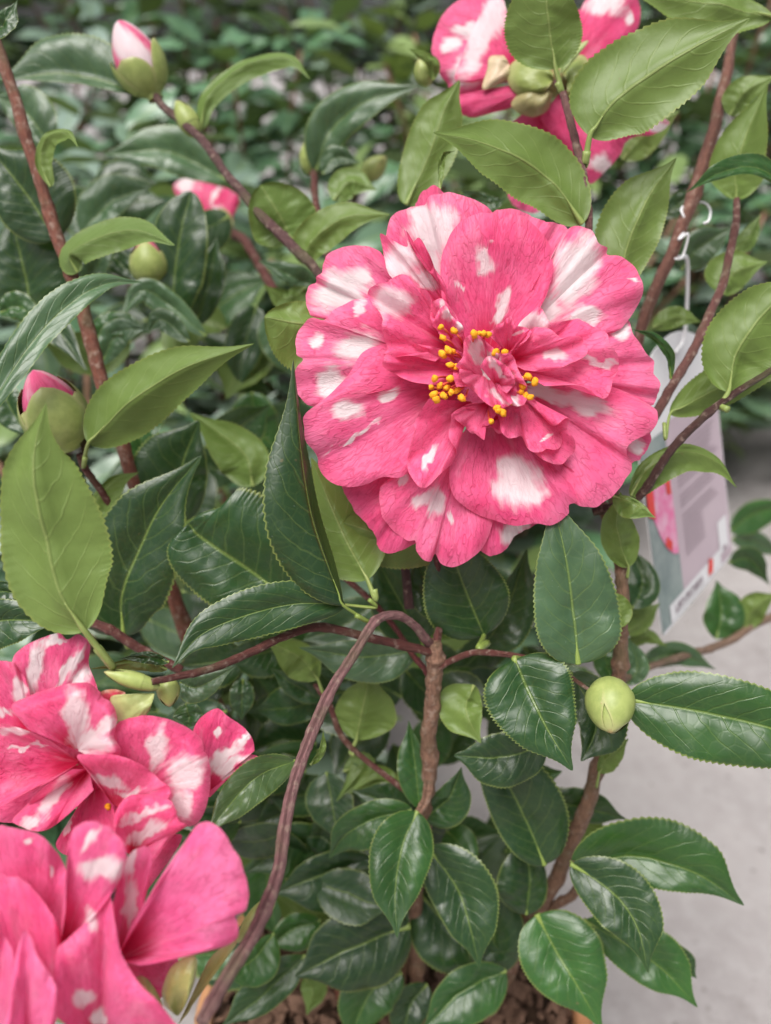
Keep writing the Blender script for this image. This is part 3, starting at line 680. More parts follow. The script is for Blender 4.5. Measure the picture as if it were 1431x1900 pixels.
LF('g', [(212, 1280), (190, 1210), (155, 1120)], 14, 70, 27.6, 27.6, kind='O', face='U', b=.6)
LF('g', [(412, 300), (400, 210), (340, 140), (255, 105)], 14, 22, 27.6, 26.6, kind='M', face='T')
LF('g', [(180, 1500), (150, 1380), (110, 1270)], 50, 40, 33, 33, kind='M')
LF('g', [(240, 1500), (280, 1420), (240, 1310)], 40, 40, 33, 33, kind='G')
LF('g', [(290, 1420), (430, 1380), (590, 1440)], 50, 40, 37, 38, kind='G')
LF('g', [(240, 1360), (310, 1310), (400, 1350)], 30, 30, 36, 36, kind='O', face='U')
LF('g', [(590, 1320), (610, 1210), (590, 1090)], 75, 80, 41, 41, kind='M')
LF('g', [(700, 1290), (740, 1200), (830, 1140)], 55, 55, 41, 40, kind='O', face='U')
LF('g', [(640, 1020), (720, 1010), (800, 1110)], 45, 45, 43, 44, kind='D')
LF('g', [(640, 900), (740, 830), (900, 790)], 50, 60, 52, 54, kind='M')
LF('g', [(650, 930), (740, 940), (850, 1000)], 40, 40, 52, 54, kind='G')
LF('g', [(260, 1200), (300, 1100), (250, 950)], 60, 60, 33, 34, kind='D')
LF('g', [(230, 1300), (300, 1250), (370, 1180)], 60, 40, 34, 35, kind='O', face='U')
# ---- upper right
LF('b', [(648, 250), (628, 110), (618, -20), (640, -180)], 150, 118, 27.8, 26.2, kind='O', face='U', fold=.2, a=.72, pet=[(672, 340, 28.1), (655, 300, 28)])
LF('b', [(772, 495), (880, 350), (1120, 190), (1355, 65)], 175, 150, 26.4, 24.6, kind='O', face='U', fold=.18, a=.82, b=.75, pet=[(755, 600, 26.8), (762, 550, 26.6)], label='large olive underside leaf above the big flower')
LF('b', [(745, 815), (620, 640), (420, 530), (203, 480)], 115, 135, 26.6, 25.2, kind='O', face='U', fold=.2, a=.8, b=.72)
LF('b', [(870, 1080), (915, 880), (990, 710), (1088, 573)], 120, 100, 27.8, 27.2, kind='O', face='U', a=.85)
LF('b', [(105, 745), (190, 560), (240, 410), (300, 290)], 95, 85, 30.8, 30, kind='O', face='U', b=.62)
LF('b', [(228, 690), (228, 610), (240, 560), (285, 547)], 6, 16, 26, 26, kind='Y', face='U')
LF('b', [(205, 290), (195, 220), (110, 175)], 20, 25, 33, 32, kind='O', face='U')
LF('b', [(1440, 60), (1200, 10), (900, -30)], 80, 70, 29, 29, kind='O', face='U')
LF('b', [(1302, 725), (1318, 560), (1420, 300)], 85, 110, 31.8, 30.6, kind='Y', face='U', pet=[(1306, 760, 31.8)])
LF('b', [(1560, 720), (1380, 612), (1240, 630), (1122, 700)], 28, 42, 28.4, 27.8, kind='M', face='T')
LF('b', [(1280, 420), (1340, 330), (1460, 270)], 55, 40, 33, 32, kind='O', face='U')
LF('b', [(1105, 980), (1170, 900), (1300, 820)], 60, 60, 37, 36, kind='G')
LF('b', [(1255, 1070), (1300, 990), (1420, 950)], 85, 60, 32.6, 32.6, kind='Y', face='U')
LF('b', [(1300, 910), (1350, 860), (1395, 775)], 30, 35, 34, 34, kind='M', face='U')
LF('b', [(890, 580), (980, 480), (1100, 400)], 60, 60, 37, 36, kind='O', face='U')
LF('b', [(1040, 790), (1100, 740), (1150, 690)], 40, 40, 38, 38, kind='D')
LF('b', [(1000, 1190), (1090, 1150), (1180, 1170)], 40, 35, 34, 34, kind='O', face='U')
LF('b', [(300, 700), (400, 740), (470, 720)], 30, 30, 33, 33, kind='D')
# ---- upper left
LF('a', [(515, 352), (360, 292), (180, 275), (-10, 300)], 45, 135, 35.6, 35, kind='G', fold=.15, zl=.5, a=.9, b=.72)
LF('a', [(742, 480), (770, 350), (900, 245), (1060, 215), (1146, 292)], 45, 45, 35, 33.6, kind='M', face='U', a=.8, zl=-.5)
LF('p', [(586, 318), (615, 240), (680, 190), (778, 158)], 42, 36, 39, 37, kind='G', fold=.2, b=.7)
LF('a', [(840, 665), (620, 560), (380, 570)], 75, 85, 43, 42, kind='G')
LF('a', [(1080, 890), (1040, 810), (960, 680)], 115, 125, 32.4, 31.6, kind='M', face='U', a=1.0, b=.45, tip=False, label='heart-like blunt leaf showing its dark green underside')
LF('a', [(1108, 970), (1160, 880), (1280, 800), (1440, 790)], 75, 62, 31.6, 30.4, kind='O', face='U', b=.7)
LF('a', [(1230, 740), (1290, 670), (1390, 700)], 60, 50, 36, 36, kind='M', face='U')
LF('a', [(1190, 640), (1240, 580), (1330, 600)], 40, 30, 38, 38, kind='G')
LF('a', [(188, 690), (150, 600), (170, 510), (250, 488), (290, 545)], 20, 40, 29.6, 28.6, kind='L', face='U', a=.7)
LF('a', [(205, 885), (100, 720), (-40, 540)], 120, 165, 33, 32, kind='D', fold=.12, b=.6)
LF('a', [(120, 1170), (90, 1000), (40, 790)], 130, 160, 34.6, 33.6, kind='D', fold=.12, b=.55)
LF('a', [(288, 1005), (260, 930), (400, 862), (520, 852), (645, 905)], 75, 62, 29.8, 28.2, kind='G', face='U', zl=-.7, a=.9, b=.65)
LF('a', [(655, 1180), (640, 1050), (668, 860), (705, 705)], 105, 108, 36.4, 35.4, kind='D', fold=.12, b=.55, a=.95, tip=False)
LF('a', [(720, 1200), (770, 1050), (800, 880)], 70, 60, 38.4, 38, kind='D', b=.6)
LF('a', [(760, 1240), (620, 1120), (520, 1075), (425, 1205)], 50, 45, 35.4, 34.6, kind='G')
LF('a', [(300, 860), (420, 740), (560, 690)], 85, 60, 40, 40, kind='G')
LF('a', [(190, 550), (100, 420), (-20, 350)], 60, 90, 38, 38, kind='G')
LF('a', [(385, 900), (450, 980), (530, 1035)], 40, 40, 37, 37, kind='D')
LF('a', [(310, 1060), (370, 960), (400, 880)], 45, 45, 36, 36, kind='G')
LF('a', [(1180, 1060), (1080, 1020), (950, 960)], 35, 45, 35.4, 35, kind='G')
LF('a', [(1130, 1060), (1060, 1100), (970, 1050)], 45, 35, 34.6, 34, kind='M', face='U')
LF('a', [(-60, 120), (10, 90), (65, 0)], 40, 50, 27, 27, kind='D')
LF('a', [(330, 1260), (430, 1200), (560, 1230)], 50, 40, 33.5, 33, kind='M')
LF('a', [(700, 1260), (600, 1180), (540, 1230)], 40, 40, 32.6, 32.6, kind='G')
LF('c', [(60, 200), (190, 90), (330, 260)], 60, 60, 33, 32, kind='D')
LF('c', [(380, 240), (450, 120), (560, 100)], 50, 60, 33.4, 33, kind='G')
LF('c', [(100, 500), (30, 380), (0, 250)], 60, 60, 31, 31, kind='D')
LF('c', [(560, 640), (540, 500), (640, 400)], 60, 70, 34.6, 34, kind='M')
LF('c', [(0, 40), (80, 20), (170, 120)], 50, 50, 33, 33, kind='M')
# leaves deeper in the bush, filling the shade
rg = random.Random(5)
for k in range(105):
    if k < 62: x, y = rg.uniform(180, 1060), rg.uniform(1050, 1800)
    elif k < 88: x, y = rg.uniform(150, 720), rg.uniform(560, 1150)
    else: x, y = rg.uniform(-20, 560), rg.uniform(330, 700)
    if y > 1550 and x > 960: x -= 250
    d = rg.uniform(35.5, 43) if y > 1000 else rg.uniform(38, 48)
    a = rg.uniform(-.6, 3.7); L = rg.uniform(100, 175); ex, ey = math.cos(a) * L, math.sin(a) * L
    bnd = rg.uniform(-25, 25)
    q = [(x, y), (x + ex * .5 - math.sin(a) * bnd, y + ey * .5 + math.cos(a) * bnd), (x + ex, y + ey)]
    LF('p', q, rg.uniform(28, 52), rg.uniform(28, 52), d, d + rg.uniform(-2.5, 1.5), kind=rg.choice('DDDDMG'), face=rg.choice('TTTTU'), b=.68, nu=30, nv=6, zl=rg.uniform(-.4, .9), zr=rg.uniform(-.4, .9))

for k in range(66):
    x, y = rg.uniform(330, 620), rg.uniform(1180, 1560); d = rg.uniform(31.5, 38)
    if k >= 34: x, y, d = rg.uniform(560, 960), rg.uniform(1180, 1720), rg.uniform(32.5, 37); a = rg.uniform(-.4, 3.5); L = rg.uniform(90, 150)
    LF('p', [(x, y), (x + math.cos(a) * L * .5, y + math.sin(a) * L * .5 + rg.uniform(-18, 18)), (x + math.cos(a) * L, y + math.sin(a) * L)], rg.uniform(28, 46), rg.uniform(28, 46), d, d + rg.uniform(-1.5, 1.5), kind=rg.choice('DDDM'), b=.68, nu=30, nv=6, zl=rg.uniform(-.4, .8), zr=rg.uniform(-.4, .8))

# ---- buds
bud('g', (172, 1484), (176, 1688), 82, 25.2, 24.0, B, 1.0, 'green', 'round closed green bud beside the big horizontal leaf')
bud('a', (566, 345), (436, 75), 84, 35.2, 34.6, B, .9, 'cream', 'cream and pink bud about to open among blurred leaves', rows=((-.08, .26, 4), (-.02, .42, 3), (.05, .60, 2)))
bud('a', (725, 500), (650, 370), 34, 34.6, 34.4, B, 1.0, 'green')
bud('c', (265, 545), (125, 258), 108, 28.4, 27.2, B, .95, 'pink', 'plump bud with a deep pink tip behind the pale yellow leaf', rows=((-.05, .3, 4), (.0, .62, 3), (.1, .82, 3)))
bud('a', (560, 1050), (535, 875), 60, 36.2, 35.6, B, 1.0, 'pink', 'small green bud with a pale pink tip', rows=((-.05, .4, 4), (0, .7, 3), (.2, .93, 3)))
bud('a', (1140, 640), (1158, 492), 36, 40, 39.6, B, 1.0, 'pink')
bud('a', (1340, 660), (1425, 578), 34, 41, 40.6, B, 1.05, 'green')
bud('n', (500, 330), (150, 232), 46, 21.6, 21.2, B, 1.0, 'green', 'long slender leaf bud above the striped flower')
bud('n', (560, 270), (575, 460), 62, 22.4, 22.2, B, 1.0, 'green')
bud('b', (185, 310), (150, 215), 30, 33.5, 33, B, 1.0, 'green')
bud('d', (1172, 1190), (1010, 1385), 34, 20.6, 20.0, B, 1.0, 'green')

# ---- flowers
def flower(c, ctr, D, zc, rad, label, axis=None):
    X, Y = cx(c, *ctr); A = P(X, Y, D / 100. + .018 - zc / 1000.); T = P(X, Y, D / 100. - zc / 1000.)
    V, F, U, _ = ovoid(A, T, rad / 1000., 'x', None, None, None, lambda u: max(.03, math.sin(math.pi * (.1 + .85 * u)) ** .6))
    o = link('flower', mesh('flower', V, F, U), M_BUD, A, B, (.25, .33, .09, 1)); o['label'] = label
    return o
def sepal(c, base, rim, D, zb, zr, parent, col=(.24, .30, .09, 1), bulge=4., **kw):
    o = petal(c, base, rim, D, zb, zr, parent, bulge=bulge, ruf=.2, curl=0, name='sepal', **kw)
    o.data.materials.clear(); o.data.materials.append(M_BUD); o.color = col; return o

D1 = 24.2
F1 = flower('f', (740, 700), D1, -16, 7, 'large open pink camellia with white blotches and yellow stamens')
pt = lambda base, rim, zb, zr, white=(), **kw: petal('f', base, rim, D1, zb * .78, zr * .82, F1, white, **kw)
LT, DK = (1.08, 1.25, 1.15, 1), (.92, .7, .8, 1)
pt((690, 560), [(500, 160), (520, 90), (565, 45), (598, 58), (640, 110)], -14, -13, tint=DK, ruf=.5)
pt((760, 560), [(760, 150), (800, 130), (860, 128), (920, 155), (960, 168), (1010, 180), (1042, 200), (1040, 290), (990, 400)], -14, -9, tint=LT)
pt((680, 590), [(560, 470), (440, 330), (408, 255), (415, 190), (440, 142), (490, 120), (540, 115), (562, 84), (625, 70), (700, 90), (770, 130), (820, 220), (800, 360)], -13, -6, [(570, 205, 100, 110, 20), (570, 330, 55, 90), (520, 150, 50, 40)], ruf=1.2, tint=LT)
pt((820, 620), [(930, 380), (990, 290), (1020, 225), (1050, 195), (1090, 187), (1130, 205), (1145, 240), (1178, 262), (1182, 287), (1230, 295), (1280, 335), (1304, 390), (1295, 450), (1250, 520), (1195, 562), (1080, 570), (960, 590)], -13, -4, [(1065, 345, 85, 170, 22), (1100, 500, 75, 36, 0), (1280, 380, 22, 10, -20), (960, 480, 50, 70, 30)], ruf=1.6, curl=3, tint=LT)
pt((860, 700), [(1150, 560), (1245, 512), (1275, 565), (1305, 612), (1340, 655), (1346, 700), (1366, 750), (1350, 790), (1330, 815), (1200, 830)], -14, -7, [(1222, 550, 34, 45, 30)], ruf=1.4, tint=LT)
pt((900, 800), [(1200, 1040), (1245, 985), (1270, 935), (1330, 908), (1328, 955), (1295, 1000), (1250, 1020)], -15, -11, [(1285, 955, 40, 36, -40)], ruf=.5)
pt((850, 740), [(1100, 720), (1230, 760), (1335, 815), (1357, 845), (1338, 905), (1262, 945), (1250, 985), (1266, 1020), (1248, 1065), (1200, 1130), (1145, 1166), (1090, 1166), (1020, 1120), (940, 1000)], -10, -2, [(1085, 800, 135, 40, 18), (960, 765, 90, 28, 10)], ruf=2.0, frq=2.2, curl=3, tint=LT)
pt((790, 850), [(690, 1200), (720, 1300), (748, 1332), (790, 1338), (832, 1310), (860, 1268), (900, 1245), (948, 1222), (1010, 1180)], -14, -11, [(850, 1252, 60, 50, -30)], ruf=.6)
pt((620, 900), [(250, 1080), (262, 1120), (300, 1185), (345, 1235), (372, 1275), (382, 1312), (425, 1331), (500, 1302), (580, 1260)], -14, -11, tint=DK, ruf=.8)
pt((690, 900), [(480, 1030), (400, 1085), (385, 1120), (392, 1190), (422, 1242), (482, 1286), (510, 1288), (516, 1328), (560, 1361), (579, 1332), (600, 1370), (642, 1379), (700, 1352), (748, 1308), (778, 1230), (790, 1150)], -11, -5, [(540, 1140, 75, 28, -35), (580, 1150, 30, 70, 10), (625, 1205, 18, 28), (480, 1072, 22, 22)], ruf=1.3, curl=2.5, tint=LT)
pt((620, 600), [(480, 420), (410, 340), (400, 300), (385, 275), (340, 258), (280, 255), (220, 275), (190, 310), (182, 350), (163, 366), (164, 385), (135, 400), (127, 440), (140, 490), (170, 508), (300, 520)], -13, -7, [(255, 415, 120, 80, -15), (320, 360, 40, 50)], ruf=1.2, tint=LT)
pt((640, 680), [(470, 500), (410, 450), (345, 438), (280, 450), (225, 482), (190, 515), (150, 508), (110, 540), (92, 590), (96, 635), (116, 655), (90, 690), (88, 750), (118, 800), (165, 818), (230, 800), (400, 760)], -11, -3, [(165, 590, 34, 24), (315, 480, 22, 36, 10), (212, 735, 62, 60, -35), (310, 610, 95, 60, -20)], ruf=1.5, curl=2.5, tint=LT)
pt((690, 720), [(470, 590), (370, 606), (312, 645), (270, 715), (195, 790), (132, 838), (119, 890), (130, 940), (166, 990), (171, 1030), (220, 1080), (280, 1099), (340, 1090), (392, 1066), (470, 1060), (530, 980), (600, 880)], -7, 1, [(278, 830, 62, 42, -15), (300, 920, 130, 8, -38), (420, 770, 50, 20, -30)], ruf=1.8, frq=2.0, curl=3.5, bulge=-2)
pt((770, 780), [(640, 960), (628, 1050), (636, 1110), (662, 1152), (720, 1190), (790, 1215), (860, 1237), (930, 1226), (990, 1231), (1042, 1195), (1050, 1160), (1097, 1150), (1106, 1110), (1082, 1060), (1020, 1010), (990, 930), (900, 850)], -8, 1, [(870, 1085, 100, 105, 0), (840, 1030, 60, 60), (905, 1110, 80, 50, 10)], ruf=1.6, frq=2.0, curl=3.5, bulge=-2)
pt((760, 650), [(620, 520), (598, 400), (602, 300), (630, 222), (680, 162), (740, 140), (790, 146), (808, 163), (850, 146), (900, 162), (960, 222), (988, 290), (987, 370), (950, 465), (880, 560)], -8, 0, [(745, 315, 34, 60, -15), (764, 246, 16, 18), (820, 440, 20, 50, 15), (800, 495, 22, 50, 15), (670, 400, 14, 20, -30)], ruf=1.2, frq=1.6, curl=3, bulge=-2.5, label='broad pink petal at the top of the flower')
pt((640, 520), [(440, 380), (415, 350), (402, 300), (388, 216), (430, 236), (482, 258), (470, 198), (505, 240), (525, 228), (552, 272), (575, 330), (610, 380), (620, 430)], -7, 1, [(465, 310, 75, 80, 40), (540, 370, 50, 40, 30)], ruf=1.6, frq=3)
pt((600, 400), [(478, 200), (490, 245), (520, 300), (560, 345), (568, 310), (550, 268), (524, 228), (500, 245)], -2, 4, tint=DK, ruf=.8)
pt((640, 610), [(565, 480), (556, 420), (512, 402), (490, 364), (440, 368), (382, 390), (346, 430), (362, 462), (388, 488), (394, 540), (412, 600), (404, 632), (430, 645), (500, 640), (580, 660)], -6, 7, [(425, 450, 80, 65, 15)], ruf=2.6, frq=3.2, curl=1.5, cren=.05, tint=LT)
pt((850, 680), [(850, 590), (872, 530), (920, 482), (950, 478), (985, 520), (1040, 520), (1090, 512), (1130, 540), (1182, 568), (1205, 620), (1214, 680), (1196, 745), (1160, 788), (1090, 745), (960, 745)], -5, 8, [(915, 520, 75, 60, -10), (1010, 645, 65, 40, 0), (1150, 660, 80, 12, 10)], ruf=2.4, frq=2.8, curl=1.5, cren=.04, tint=LT)
pt((710, 800), [(560, 790), (512, 862), (500, 930), (484, 1010), (492, 1062), (530, 1096), (562, 1090), (600, 1050), (640, 1010), (651, 970), (628, 920), (634, 870), (640, 842), (690, 860)], -4, 8, [(560, 1000, 12, 60, 15)], ruf=2.6, frq=2.4, curl=1.0, tint=LT, cren=.03)
pt((770, 800), [(690, 810), (640, 842), (665, 875), (710, 905), (752, 935), (740, 895), (770, 880), (795, 840)], -2, 10, ruf=1.6, tint=LT)
pt((860, 760), [(800, 850), (812, 905), (850, 930), (880, 918), (905, 966), (960, 972), (1012, 955), (1030, 900), (1047, 858), (990, 882), (955, 850), (925, 790)], -3, 9, [(960, 930, 12, 40, 60)], ruf=2.8, frq=3.2, curl=.8, tint=LT, cren=.05)
circ = lambda x, y, r: [(x + r * math.cos(a * .5236), y + r * math.sin(a * .5236)) for a in range(13)]
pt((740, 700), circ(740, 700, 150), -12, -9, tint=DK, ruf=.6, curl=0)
pt((830, 660), [(860, 600), (900, 555), (960, 540), (1015, 575), (1080, 575), (1112, 620), (1060, 665), (960, 695), (890, 690)], 1, 12, [(1000, 640, 50, 26)], ruf=2.4, frq=2.6, curl=1.2, tint=LT, cren=.05)
pt((660, 690), [(610, 620), (520, 600), (450, 612), (396, 655), (430, 700), (520, 735), (610, 745)], -3, 6, ruf=2.2, frq=2.4, curl=1.2, tint=LT, cren=.04)
pt((850, 800), [(920, 800), (1000, 860), (1065, 930), (1045, 1000), (980, 1015), (915, 965), (860, 890)], -4, 5, ruf=2.2, frq=2.4, curl=1.2, tint=LT, cren=.04)
pt((700, 640), [(680, 560), (640, 480), (590, 440), (560, 490), (590, 560), (630, 620)], -3, 6, [(600, 480, 20, 30)], ruf=1.8, frq=2.4, tint=LT, cren=.04)
# crumpled petaloids at the heart
pg = pt
def pt(base, rim, zb, zr, white=(), **kw):
    g = lambda x, y: (770 + (x - 770) * 1.18, 695 + (y - 695) * 1.18)
    return pg(g(*base), [g(*q) for q in rim], zb, zr + 2, [(*g(w[0], w[1]), w[2] * 1.1, w[3] * 1.1, *w[4:]) for w in white], **kw)
pt((780, 740), [(670, 740), (662, 690), (690, 650), (695, 600), (730, 585), (775, 620), (800, 650)], 0, 15, [(735, 640, 25, 60, -30)], ruf=3.0, frq=3, curl=2, tint=LT)
pt((770, 700), [(745, 600), (790, 640), (835, 645), (855, 690), (880, 740), (875, 790), (835, 795), (800, 760)], 2, 17, [(800, 690, 30, 80, -40), (845, 760, 20, 50, -10)], ruf=3.2, frq=3.4, curl=2, tint=LT)
pt((760, 690), [(690, 660), (680, 710), (720, 750), (760, 790), (800, 805), (835, 790), (850, 750), (830, 700)], 4, 16, [(760, 700, 80, 14, 25), (790, 770, 40, 14, 30)], ruf=3.4, frq=3.6, curl=1.5, tint=LT)
pt((790, 740), [(740, 680), (765, 650), (800, 665), (830, 690), (845, 730), (820, 760)], 8, 20, [(795, 690, 18, 50, -45)], ruf=2.6, frq=3, curl=2, tint=LT)
pt((820, 640), [(765, 585), (790, 560), (812, 548), (830, 533), (848, 560), (892, 572), (880, 602), (850, 628)], 2, 12, [(850, 580, 30, 8, -30)], ruf=2.2, frq=3, tint=LT, cren=.06)
pt((650, 600), [(600, 560), (618, 515), (640, 500), (658, 530), (690, 560), (690, 590)], 0, 10, [(640, 525, 20, 24), (675, 560, 20, 20)], ruf=1.6, frq=3, tint=LT)
pt((800, 830), [(700, 800), (690, 840), (720, 880), (770, 860), (800, 880), (850, 850), (860, 800)], -4, 4, ruf=2, frq=3)
# stamens
ANTH = [(600, 540), (607, 577), (645, 553), (625, 620), (605, 635), (640, 625), (632, 672), (655, 678), (578, 720), (632, 720), (566, 750), (595, 745), (620, 752), (575, 775), (582, 792), (635, 768), (655, 762), (610, 780), (672, 788), (716, 565), (733, 563), (748, 562), (763, 566), (790, 628), (822, 630), (855, 688), (880, 722), (905, 712), (928, 732), (885, 745), (880, 768), (895, 780), (910, 785), (800, 830), (815, 838), (775, 870), (845, 800), (795, 822)]
def anther_mesh(seed, rad):
    V, F, U, _ = ovoid(Vector((0, 0, -rad)), Vector((0, 0, rad)), rad * .8, '', None, None, None, lambda u: max(.1, math.sin(math.pi * (.06 + .88 * u)) ** .6), 8, 10)
    V = [v + Vector((0, 0, -rad)) for v in V]
    V = [v * (1 + .35 * mnoise.noise(v * 1600 + Vector((seed * 3, 0, 0)))) for v in V]
    return mesh('anther', V, F, U)
AM = [anther_mesh(k, .00102 + .00009 * k) for k in range(5)]
for a_ in AM: a_.materials.append(M_ANTHER)
for k, (x, y) in enumerate(ANTH):
    X, Y = cx('f', x, y); z = 11 if x < 690 else 13; z += random.uniform(-2, 2)
    if y > 790 or x > 850: z = 12.5
    bx, by = cx('f', 740 + (x - 740) * .68, 700 + (y - 700) * .68)
    mxx, myy = (X * .6 + bx * .4) + random.uniform(-6, 6), (Y * .6 + by * .4) + random.uniform(-6, 6)
    q = catmull([(bx, by, -4), (mxx, myy, z * .6 + 2), (X, Y, z)], 10)
    pp = [P(a[0], a[1], D1 / 100 - a[2] / 1000.) for a in q]
    s_ = link('stamen', tube_mesh('stamen', pp, [.00034] * 9 + [.00030, .00026], 6), M_FIL, pp[0], F1)
    if k == 0: STAM = s_
    an = bpy.data.objects.new('anther', AM[k % 5]); COL.objects.link(an); an.parent = F1
    an.location = pp[-1] - WL[F1.name]; an.rotation_euler = (random.random() * 3, random.random() * 3, random.random() * 3)

# flower seen from behind, upper right
D2 = 32.5
F2 = flower('b', (640, 270), D2, 6, 9, 'pink and white camellia seen from behind above the big flower')
p2 = lambda base, rim, zb, zr, white=(), **kw: petal('b', base, rim, D2, zb, zr, F2, white, **kw)
DP = (.95, .75, .85, 1)
p2((640, 260), [(450, 260), (470, 100), (560, 40), (700, 30), (770, 60), (800, 160)], -8, -14, tint=DP)
p2((620, 260), [(470, 60), (400, -10), (300, 0), (240, 50), (212, 110), (198, 170), (215, 240), (250, 300), (285, 342), (350, 330), (470, 280)], -4, -6, [(265, 165, 40, 30, 10), (320, 110, 60, 40), (320, 260, 60, 70, 20)], bulge=3)
p2((530, 260), [(345, 300), (283, 288), (310, 200), (368, 60), (390, -20), (455, -10), (467, 70), (470, 130)], -2, 0, [(375, 130, 45, 200, 24), (420, 60, 60, 90, 20)], bulge=2, ruf=.8)
p2((610, 290), [(350, 330), (240, 368), (330, 424), (410, 412), (500, 385), (590, 330)], 0, -4, tint=DP, bulge=3)
p2((680, 270), [(700, 120), (750, 10), (800, -40), (870, -50), (940, -20), (955, 80), (900, 170), (810, 270)], -4, -8, [(830, 10, 80, 60), (915, 60, 20, 40)], bulge=3, tint=DP)
p2((690, 300), [(590, 430), (660, 520), (730, 610), (775, 668), (840, 612), (885, 560), (900, 520), (940, 495), (1000, 490), (1062, 450), (1030, 425), (960, 400), (860, 300)], -2, -6, [(800, 590, 55, 40, -30), (1025, 460, 40, 28)], bulge=3, tint=DP)
p2((620, 340), [(420, 500), (468, 690), (500, 748), (550, 772), (590, 765), (640, 700), (680, 500)], -10, -14, tint=(1, 1, 1, 1))
sp_ = dict(D=D2, parent=F2)
sepal('b', (640, 290), [(600, 350), (520, 350), (475, 300), (480, 240), (530, 205), (600, 220), (640, 250)], D2, 6, 2, F2, (.22, .26, .07, 1))
sepal('b', (690, 300), [(690, 370), (740, 375), (780, 320), (782, 250), (750, 200), (700, 210), (670, 250)], D2, 5, 1, F2, (.20, .25, .07, 1))
sepal('b', (610, 320), [(500, 330), (490, 390), (560, 425), (620, 400), (640, 340)], D2, 4, 0, F2, (.30, .25, .12, 1))
sepal('b', (480, 230), [(480, 290), (385, 325), (400, 250), (410, 205), (460, 200)], D2, 3, 2, F2, (.55, .40, .28, 1), bulge=2)
sepal('b', (660, 270), [(690, 250), (768, 150), (720, 170), (665, 240)], D2, 12, 12, F2, (.26, .33, .12, 1), bulge=1)

# striped flower, lower left
D3 = 20.6
F3 = flower('d', (380, 700), D3, -22, 8, 'pink camellia with bold white stripes above the nearest flower')
p3 = lambda base, rim, zb, zr, white=(), **kw: petal('d', base, rim, D3, zb, zr, F3, white, **kw)
p3((860, 760), [(810, 560), (830, 465), (870, 410), (930, 380), (970, 408), (1032, 452), (1076, 500), (1090, 560), (1062, 572), (1107, 592), (1010, 650), (900, 760)], -16, -12, [(965, 580, 110, 40, -38), (935, 490, 18, 30, 20), (1045, 510, 20, 50, 10), (990, 625, 110, 36, -20)], ruf=.8, tint=DP)
p3((200, 460), [(40, 260), (58, 160), (110, 110), (180, 76), (250, 59), (288, 84), (330, 61), (370, 80), (386, 120), (382, 200), (420, 310), (360, 400)], -10, -6, [(140, 210, 50, 130, 12), (290, 210, 30, 120, 32), (340, 260, 50, 60, 20), (225, 90, 70, 14, -10)], ruf=1.6, frq=2)
p3((140, 480), [(-90, 500), (-90, 180), (0, 176), (62, 188), (112, 255), (135, 330), (180, 420)], -8, -4, [(80, 305, 36, 60, -10), (0, 390, 60, 26, 20)], ruf=1.2)
p3((330, 560), [(120, 470), (48, 372), (130, 325), (250, 285), (362, 268), (422, 302), (440, 330), (480, 360), (502, 420), (490, 500), (520, 570), (440, 610)], -4, 6, [(325, 400, 60, 145, -6), (385, 520, 100, 75, 0), (460, 450, 60, 40, -50)], ruf=1.4, frq=1.6, bulge=3, curl=4)
p3((345, 610), [(220, 520), (100, 468), (0, 445), (-90, 470), (-90, 640), (-90, 810), (0, 800), (100, 750), (220, 690)], -12, 0, [(60, 465, 110, 22, -4), (110, 540, 110, 10, -10)], ruf=2.0, frq=2.5)
p3((380, 640), [(310, 640), (190, 715), (105, 800), (55, 865), (140, 905), (200, 900), (250, 870), (330, 800), (400, 730)], -14, 2, [(230, 750, 40, 120, 28), (120, 870, 60, 30, -30)], ruf=1.6, frq=2)
p3((410, 680), [(380, 740), (300, 860), (240, 960), (290, 1010), (380, 960), (470, 930), (500, 850), (480, 760)], -18, -6, [(300, 880, 50, 16, -50)], ruf=1.4, frq=2.5, tint=DP)
p3((570, 760), [(500, 560), (487, 475), (520, 430), (590, 409), (700, 420), (800, 460), (862, 510), (872, 560), (892, 590), (902, 680), (890, 780), (852, 865), (800, 885), (700, 860)], -10, 2, [(675, 545, 48, 120, 12), (800, 660, 95, 95, -40), (785, 800, 40, 80, -10)], ruf=1.3, frq=1.7, curl=4, bulge=3)
p3((490, 800), [(380, 650), (330, 582), (420, 578), (520, 584), (620, 630), (690, 690), (728, 718), (712, 772), (620, 800)], -6, 8, [(470, 690, 80, 34, 15), (560, 740, 70, 24, -10)], ruf=1.8, frq=2)
p3((560, 1010), [(500, 960), (485, 880), (505, 800), (560, 752), (640, 752), (720, 768), (752, 810), (766, 862), (802, 880), (745, 922), (700, 980), (640, 1060)], -4, 10, [(610, 830, 130, 22, -22), (625, 910, 110, 34, -32)], ruf=1.6, frq=2, bulge=3)
p3((560, 1000), [(600, 1000), (640, 960), (740, 920), (780, 930), (740, 1010), (660, 1120), (600, 1200)], -10, -4, tint=DP)
p3((300, 640), [(250, 420), (60, 380), (-90, 420), (-100, 700), (-60, 840), (60, 870), (180, 830), (340, 800)], -22, -14, tint=DP, ruf=1.0)
p3((420, 640), [(300, 420), (460, 440), (620, 520), (700, 700), (640, 850), (520, 900), (440, 830)], -22, -16, tint=DP, ruf=1.0)
p3((330, 620), [(330 + 150 * math.cos(a * .5236), 620 + 130 * math.sin(a * .5236)) for a in range(13)], -17, -15, tint=DP, ruf=.5, curl=0)
sepal('n', (480, 370), [(470, 390), (440, 490), (350, 560), (240, 560), (190, 400), (330, 375)], D3, -3, -2, F3, (.33, .36, .14, 1), bulge=2)
sepal('n', (200, 460), [(90, 420), (130, 360), (220, 345), (290, 370), (260, 420)], D3, -14, -12, F3, (.5, .02, .08, 1), bulge=1)
